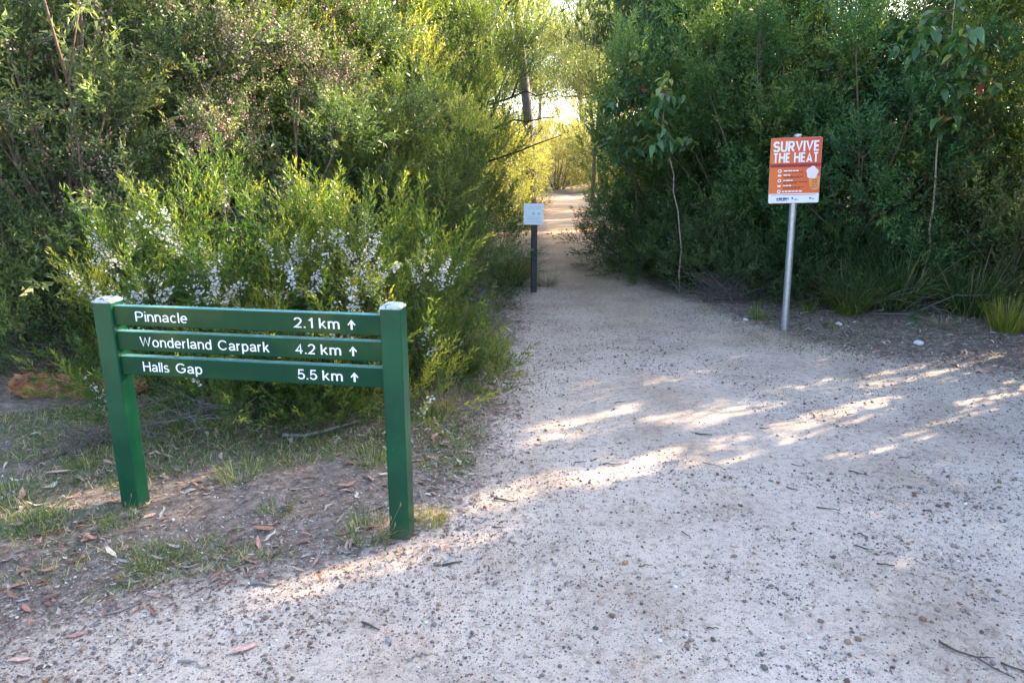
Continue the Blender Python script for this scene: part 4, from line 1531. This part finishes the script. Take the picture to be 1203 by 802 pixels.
stalks((-.53, 2.73), [(.07, 0, .20), (-.02, .0, .17), (.03, 0, .14), (.0, 0, .12), (.045, 0, .11)], 'seeding grass stalks standing in front of the right sign post')
stalks((-1.70, 2.93), [(-.05, 0, .10), (.0, 0, .07), (.03, 0, .11), (.06, 0, .06)], 'short pale seeding stalks in front of the left sign post')

# ------------------------------------------------------------------ fallen leaves, litter, twigs, log
LC = np.array([(.32, .16, .11), (.40, .27, .20), (.22, .12, .085), (.52, .42, .33), (.36, .33, .30), (.36, .20, .15), (.17, .115, .09), (.46, .30, .24)])


def leaf_verts(r, n):
    st = np.array([0, .2, .5, .8, 1.0])
    hw = np.array([.03, .75, 1, .6, .02])
    L = .018 + .062 * r.uniform(0, 1, n) ** 2.2
    W_ = L * r.uniform(.16, .30, n)
    cu = r.normal(0, .35, n)
    fo = r.uniform(-.2, .7, n)
    rows = []
    for t, w in zip(st, hw):
        bx = (t - .5) * L
        off = np.sin(t * 3.14) * L * r.normal(0, .06, n) + cu * L * .35 * (t - .5) ** 2
        z = cu * L * (t - .5) ** 2 * 1.2
        for s in (-1, 0, 1):
            rows.append(np.stack([bx, off + s * w * W_ / 2, z + np.abs(s) * w * W_ * fo * .5], -1))
    v = np.stack(rows, 1)
    f = []
    for k in range(4):
        a = 3 * k
        f += [(a, a + 1, a + 4, a + 3), (a + 1, a + 2, a + 5, a + 4)]
    return v, np.array(f)


def put_leaves(r, x, y, name):
    n = len(x)
    v, f = leaf_verts(r, n)
    a = r.uniform(0, 6.28, n)
    til = r.normal(0, .22, n)
    ti2 = r.normal(0, .22, n)
    v[:, :, 2] += v[:, :, 0] * til[:, None] + v[:, :, 1] * ti2[:, None]
    ca, sa = np.cos(a)[:, None], np.sin(a)[:, None]
    xx = v[:, :, 0] * ca - v[:, :, 1] * sa
    yy = v[:, :, 0] * sa + v[:, :, 1] * ca
    mn = v[:, :, 2].min(1)
    zz = v[:, :, 2] - mn[:, None] * .8 + ground_z(x, y)[:, None] + .003
    v = np.stack([xx + x[:, None], yy + y[:, None], zz], -1)
    F_ = f[None] + (np.arange(n) * 15)[:, None, None]
    c = LC[r.integers(0, len(LC), n)] * r.uniform(.65, 1.25, (n, 1))
    return mesh_raw(name, v.reshape(-1, 3), F_.reshape(-1, 4), M['litter'], cols=np.repeat(c, 15, 0))


r = np.random.default_rng(95)
x = r.uniform(-4.2, 5, 60000)
y = r.uniform(2.0, 8.0, 60000)
sd_ = path_sd(x, y)
den = np.where(x < 1, np.clip(fbm(x * 1.8, y * 1.8, 61, 3) * 2.6 - .7, 0, 1) * .6, .42)
den = den + .35 * np.exp(-((sd_ + .08) / .16) ** 2) * (x < 1.2)
k = (sd_ < .22) & (sd_ > -1.9) & vis(x, y) & (r.uniform(0, 1, len(x)) < den)
tag(link('leaf_litter', put_leaves(r, x[k], y[k], 'leaf_litter')), 'reddish-brown gum leaf litter lying over the verges', 'leaf litter', kind='stuff')

# chips of bark and leaf, finer than the leaves
n = 230000
x = r.uniform(-4.2, 5, n)
y = 1.7 + r.uniform(0, 1, n) ** 1.4 * 7.5
sd_ = path_sd(x, y)
den = np.where(sd_ < .12, .5, .0) + np.clip(1 - np.abs(sd_ - .15) / .5, 0, 1) * .35 + np.clip(fbm(x * 2.2, y * 2.2, 66, 3) - .48, 0, 1) * .9
k = (sd_ > -1.7) & vis(x, y) & (r.uniform(0, 1, n) < den)
x, y = x[k], y[k]
n = len(x)
a = r.uniform(0, 6.28, n)
L = r.uniform(.005, .02, n)
w = L * r.uniform(.12, .5, n)
z = ground_z(x, y) + .003
dx, dy = np.cos(a), np.sin(a)
tz = r.uniform(-.2, .35, n) * L
v = np.stack([np.stack([x - dx * L / 2 - dy * w / 2, y - dy * L / 2 + dx * w / 2, z], -1), np.stack([x - dx * L / 2 + dy * w / 2, y - dy * L / 2 - dx * w / 2, z + .001], -1),
              np.stack([x + dx * L / 2 + dy * w / 3, y + dy * L / 2 - dx * w / 3, z + np.abs(tz) + .001], -1), np.stack([x + dx * L / 2 - dy * w / 3, y + dy * L / 2 + dx * w / 3, z + np.abs(tz)], -1)], 1)
CC = np.array([(.10, .07, .055), (.20, .12, .09), (.30, .20, .15), (.42, .34, .29), (.14, .12, .11), (.55, .50, .46)])
c = CC[r.choice(6, n, p=[.24, .20, .18, .15, .14, .09])] * r.uniform(.7, 1.3, (n, 1))
tag(link('bark_chips', mesh_raw('bark_chips', v.reshape(-1, 3), np.arange(n * 4).reshape(-1, 4), M['litter'], cols=np.repeat(c, 4, 0))), 'fine bark chips and leaf fragments scattered along the track edges', 'bark chips', kind='stuff')

# leaves and twigs one can pick out one by one
r = np.random.default_rng(97)
FL = []
for k in range(8):
    rr_ = np.random.default_rng(970 + k)
    v, f = leaf_verts(rr_, 1)
    sc_ = .09 / np.ptp(v[0][:, 0])
    FL.append(mesh_raw('fallen_leaf', v[0] * np.array([sc_, sc_ * 1.35, sc_]), f, M['litter'], cols=np.repeat(LC[k][None] * 1.15, 15, 0)))
FP = mesh_raw('fallen_leaf', leaf_verts(np.random.default_rng(5), 1)[0][0] * 1.6, leaf_verts(np.random.default_rng(5), 1)[1], M['litter'], cols=np.full((15, 3), (.60, .38, .31)))


def fallen(x, y, me, rot, s, label, group=None, tilt=(0, 0)):
    o = link('fallen_leaf', me, None, (x, y, gz(x, y) + .012 * s), (tilt[0], tilt[1], rot), s)
    tag(o, label, 'leaf', group)


fallen(-.89, 2.09, FP, .6, 1.15, 'pale pink curled gum leaf on the sand at the lower left', None, (.1, .05))
fallen(-1.60, 2.04, FP, .15, .9, 'pale pink gum leaf at the lower left corner')
fallen(-2.26, 3.36, FP, .3, 1.3, 'broad pinkish piece of bark left of the left sign post')
fallen(-.80, 3.26, FL[5], .5, 1.1, 'reddish leaf on bare sand between the posts, nearest the right post')
fallen(-1.07, 2.86, FL[0], -.1, 1.1, 'red-brown leaf at the sand edge below the middle of the green sign')
fallen(-.28, 2.74, FL[7], 1.2, .8, 'small pink leaf on the sand right of the right post foot')
fallen(.69, 2.95, FP, -.5, .45, 'small pink leaf on the gravel in the middle of the near track')
fallen(.93, 2.74, FP, -.3, .5, 'slim pink leaf lying on the gravel right of the middle')
for k in range(130):
    x = r.uniform(-2.5, -.25)
    y = r.uniform(2.5, 4.2)
    if float(path_sd(np.array([x]), np.array([y]))[0]) > .05:
        continue
    fallen(x, y, FL[int(r.integers(0, 8))], r.uniform(0, 6.28), r.uniform(.45, .95), 'dry brown gum leaf among the litter and grass around the sign posts', 'fallen gum leaves around the sign posts', (r.normal(0, .25), r.normal(0, .25)))

M['twig'] = simple('fallen_twig', (.085, .07, .06), .8, .4, 40)
M['greytwig'] = simple('grey_fallen_twig', (.24, .215, .20), .8, .3, 40)


def twig(x, y, L, rot, rad, label, group=None, mat='twig', fork=False):
    m = MB()
    rr_ = random.Random(int(x * 1000 + y * 77))
    n = 5
    pts = []
    for k in range(n):
        t = (k / (n - 1) - .5) * L
        px, py = x + math.cos(rot) * t, y + math.sin(rot) * t
        wv = rr_.uniform(-.06, .06) * L
        px -= math.sin(rot) * wv
        py += math.cos(rot) * wv
        pts.append((px - x, py - y, gz(px, py) - gz(x, y) + rad * .8 + rr_.uniform(0, .006)))
    m.tube(pts, [rad * (1 - .5 * k / (n - 1)) for k in range(n)], 6)
    if fork:
        p = Vector(pts[2])
        q = p + Vector((math.cos(rot + .6) * L * .25, math.sin(rot + .6) * L * .25, .004))
        m.tube([tuple(p), tuple(q)], [rad * .6, rad * .3], 5)
    o = link('fallen_twig', m.mesh('fallen_twig', M[mat], True), None, (x, y, gz(x, y)))
    tag(o, label, 'twig', group)


twig(1.50, 2.03, .22, -.75, .0042, 'longest dark twig lying in the lower right corner', None, 'twig', True)
twig(1.62, 1.98, .12, -.8, .003, 'thin dark twig beside the longest one in the lower right corner')
twig(-.24, 2.62, .085, .35, .005, 'short dark twig on the sand right below the right post foot')
twig(-.03, 3.18, .12, -.35, .005, 'dark twig crossing the streak of sun right of the right post')
twig(-.49, 2.21, .075, -.55, .0055, 'short thick dark twig on the sand below the right post')
twig(-.95, 2.47, .10, -.05, .007, 'stubby grey twig on the sand below the middle of the green sign', None, 'greytwig')
twig(-1.38, 2.33, .17, .75, .005, 'long thin grey twig on the sand at the lower left', None, 'greytwig')
twig(-1.02, 2.01, .12, -.25, .004, 'pale thin twig at the bottom edge of the view', None, 'greytwig')
twig(1.12, 4.0, .10, -.3, .005, 'dark stick on the middle of the track between the sun streaks')
twig(-1.10, 3.98, .45, .5, .014, 'grey forked branch lying under the heath bush behind the sign', None, 'greytwig', True)
twig(-.18, 3.75, .25, 1.3, .005, 'thin pale crooked twig on the verge right of the right post', None, 'greytwig', True)
for k in range(26):
    x = r.uniform(-.1, 2.6)
    y = r.uniform(2.0, 4.6)
    if abs(x) > y * .68:
        continue
    twig(x, y, r.uniform(.04, .11), r.uniform(-1.2, 1.2), r.uniform(.002, .0038), 'small dark twig scrap lying on the gravel of the near track', 'small twigs on the track')

M['palestone'] = simple('pale_stone', (.60, .57, .54), .8, .15, 60, .3)
import bmesh


def stone(x, y, s, label, flat=.6):
    bm = bmesh.new()
    bmesh.ops.create_icosphere(bm, subdivisions=2, radius=s)
    rr_ = random.Random(int(x * 900))
    for v in bm.verts:
        q = 1 + rr_.uniform(-.13, .13)
        v.co = (v.co.x * q, v.co.y * q * .8, v.co.z * q * flat)
    me = bpy.data.meshes.new('stone')
    bm.to_mesh(me)
    bm.free()
    me.materials.append(M['palestone'])
    o = link('stone', me, None, (x, y, gz(x, y) + s * flat * .45), (0, 0, x * 9))
    tag(o, label, 'stone')


stone(3.04, 6.62, .032, 'pale rounded stone on the verge right of the steel pole')
stone(3.42, 5.95, .042, 'flat pale stone at the right edge of the track below the sapling')
stone(2.28, 6.95, .035, 'white stone left of the small spiky grass clump', .4)
stone(.62, 2.45, .011, 'small white pebble on the near gravel in the middle')
stone(.50, 2.13, .010, 'small white pebble near the bottom middle of the gravel')


def log():
    e = bpy.data.objects.new('fallen_log', None)
    COL.objects.link(e)
    e.location = (-2.85, 4.62, gz(-2.85, 4.62) + .05)
    e.rotation_euler = (0, 0, R(8))
    tag(e, 'rotten orange-brown log lying behind the left sign post', 'log')
    rr_ = random.Random(3)
    n, mm = 14, 18
    v, f = [], []
    for k in range(mm):
        t = k / (mm - 1)
        rad = .10 * (1 - .25 * abs(t - .45)) * (1 if 0 < k < mm - 1 else .55)
        for j in range(n):
            a = 2 * math.pi * j / n
            q = rad * (1 + rr_.uniform(-.16, .16) + .16 * math.sin(3 * a + 1 + t * 3))
            v.append(((t - .5) * .85 + rr_.uniform(-.02, .02), math.cos(a) * q + .03 * math.sin(t * 4), math.sin(a) * q * .85 + .03 * math.sin(t * 6 + 1)))
    for k in range(mm - 1):
        for j in range(n):
            f.append((k * n + j, (k + 1) * n + j, (k + 1) * n + (j + 1) % n, k * n + (j + 1) % n))
    f.append(tuple(range(n)))
    f.append(tuple((mm - 1) * n + j for j in reversed(range(n))))
    me = bpy.data.meshes.new('log_body')
    me.from_pydata(v, [], f)
    me.materials.append(M['log'])
    me.update()
    link('log_body', me, e)
    b = MB()
    b.tube([(.1, -.03, .06), (.16, -.16, .10), (.3, -.25, .02)], [.018, .012, .006], 6)
    link('branch_stub', b.mesh('branch_stub', M['log'], True), e)


log()


def brush(seed, name, label, loc, n, L, spread, rad, mat, flat=.5):
    r = np.random.default_rng(seed)
    mb = MB()
    for k in range(n):
        a = r.uniform(0, 6.28)
        p = Vector((r.normal(0, spread * .35), r.normal(0, spread * .35), r.uniform(0, .08)))
        d = Vector((math.cos(a), math.sin(a), r.uniform(0, flat)))
        l = L * r.uniform(.4, 1.1)
        q1 = p + d * l * .5 + Vector(tuple(r.normal(0, .03, 3)))
        q2 = p + d * l + Vector((r.normal(0, .06), r.normal(0, .06), -l * .18 + r.normal(0, .03)))
        for q in (q1, q2):
            q.z = max(q.z, .005)
        mb.tube([p, q1, q2], [rad, rad * .7, rad * .3], 4, False)
        if r.uniform() < .7:
            for _ in range(2):
                q3 = q1 + Vector((d.x, d.y, d.z + r.normal(0, .3))) * l * .35 + Vector(tuple(r.normal(0, .07, 3)))
                q3.z = max(q3.z, .005)
                mb.tube([q1, q3], [rad * .6, rad * .25], 3, False)
    o = link(name, mb.mesh(name, M[mat]), None, (loc[0], loc[1], gz(*loc)))
    tag(o, label, 'brushwood')


brush(11, 'dead_brushwood', 'tangle of dry pale twigs at the left edge above the log', (-3.25, 5.15), 150, .55, .5, .0028, 'deadtwig', .7)
brush(16, 'dead_brushwood', 'rusty dry bracken piled around the rotten log', (-2.95, 4.75), 130, .4, .5, .0032, 'rust', .5)
brush(12, 'dead_brushwood', 'grey dead twigs under the heath bush right of the left sign post', (-1.75, 4.1), 110, .38, .35, .002, 'greytwig', .6)
brush(13, 'dead_brushwood', 'dead grey brush heap at the foot of the bushes left of the steel pole', (2.35, 8.05), 190, .45, .4, .003, 'deadtwig', .9)
brush(14, 'dead_brushwood', 'flat grey heap of fine twigs left of the left sign post', (-2.25, 3.72), 90, .25, .22, .0022, 'deadtwig', .25)
brush(15, 'dead_brushwood', 'dead sticks and litter under the sedges on the right', (3.9, 7.5), 130, .6, .7, .004, 'greytwig', .9)
# silver-leaved plant
r = np.random.default_rng(44)
SIL = []
pp_ = []
for k in range(7):
    a = r.uniform(2.2, 4.4)
    d = norm(np.array([[math.cos(a), -.3, .55 + r.uniform(-.2, .5)]]))
    tri, t_ = leaves_along(np.array([[0, 0, .25 + .06 * k]]), d, np.array([.34]) * r.uniform(.6, 1.1), 30, .04, .009, .8, r, .1)
    pp_.append(tri)
tri = np.concatenate(pp_)
place([('foliage', soup('foliage', tri, M['greyleaf'], r.uniform(0, 1, len(tri))))], 'silver_plant', 'silvery spiky plant among the dark bushes right of the narrow path', 'plant', (2.05, 9.0), 0, .9)
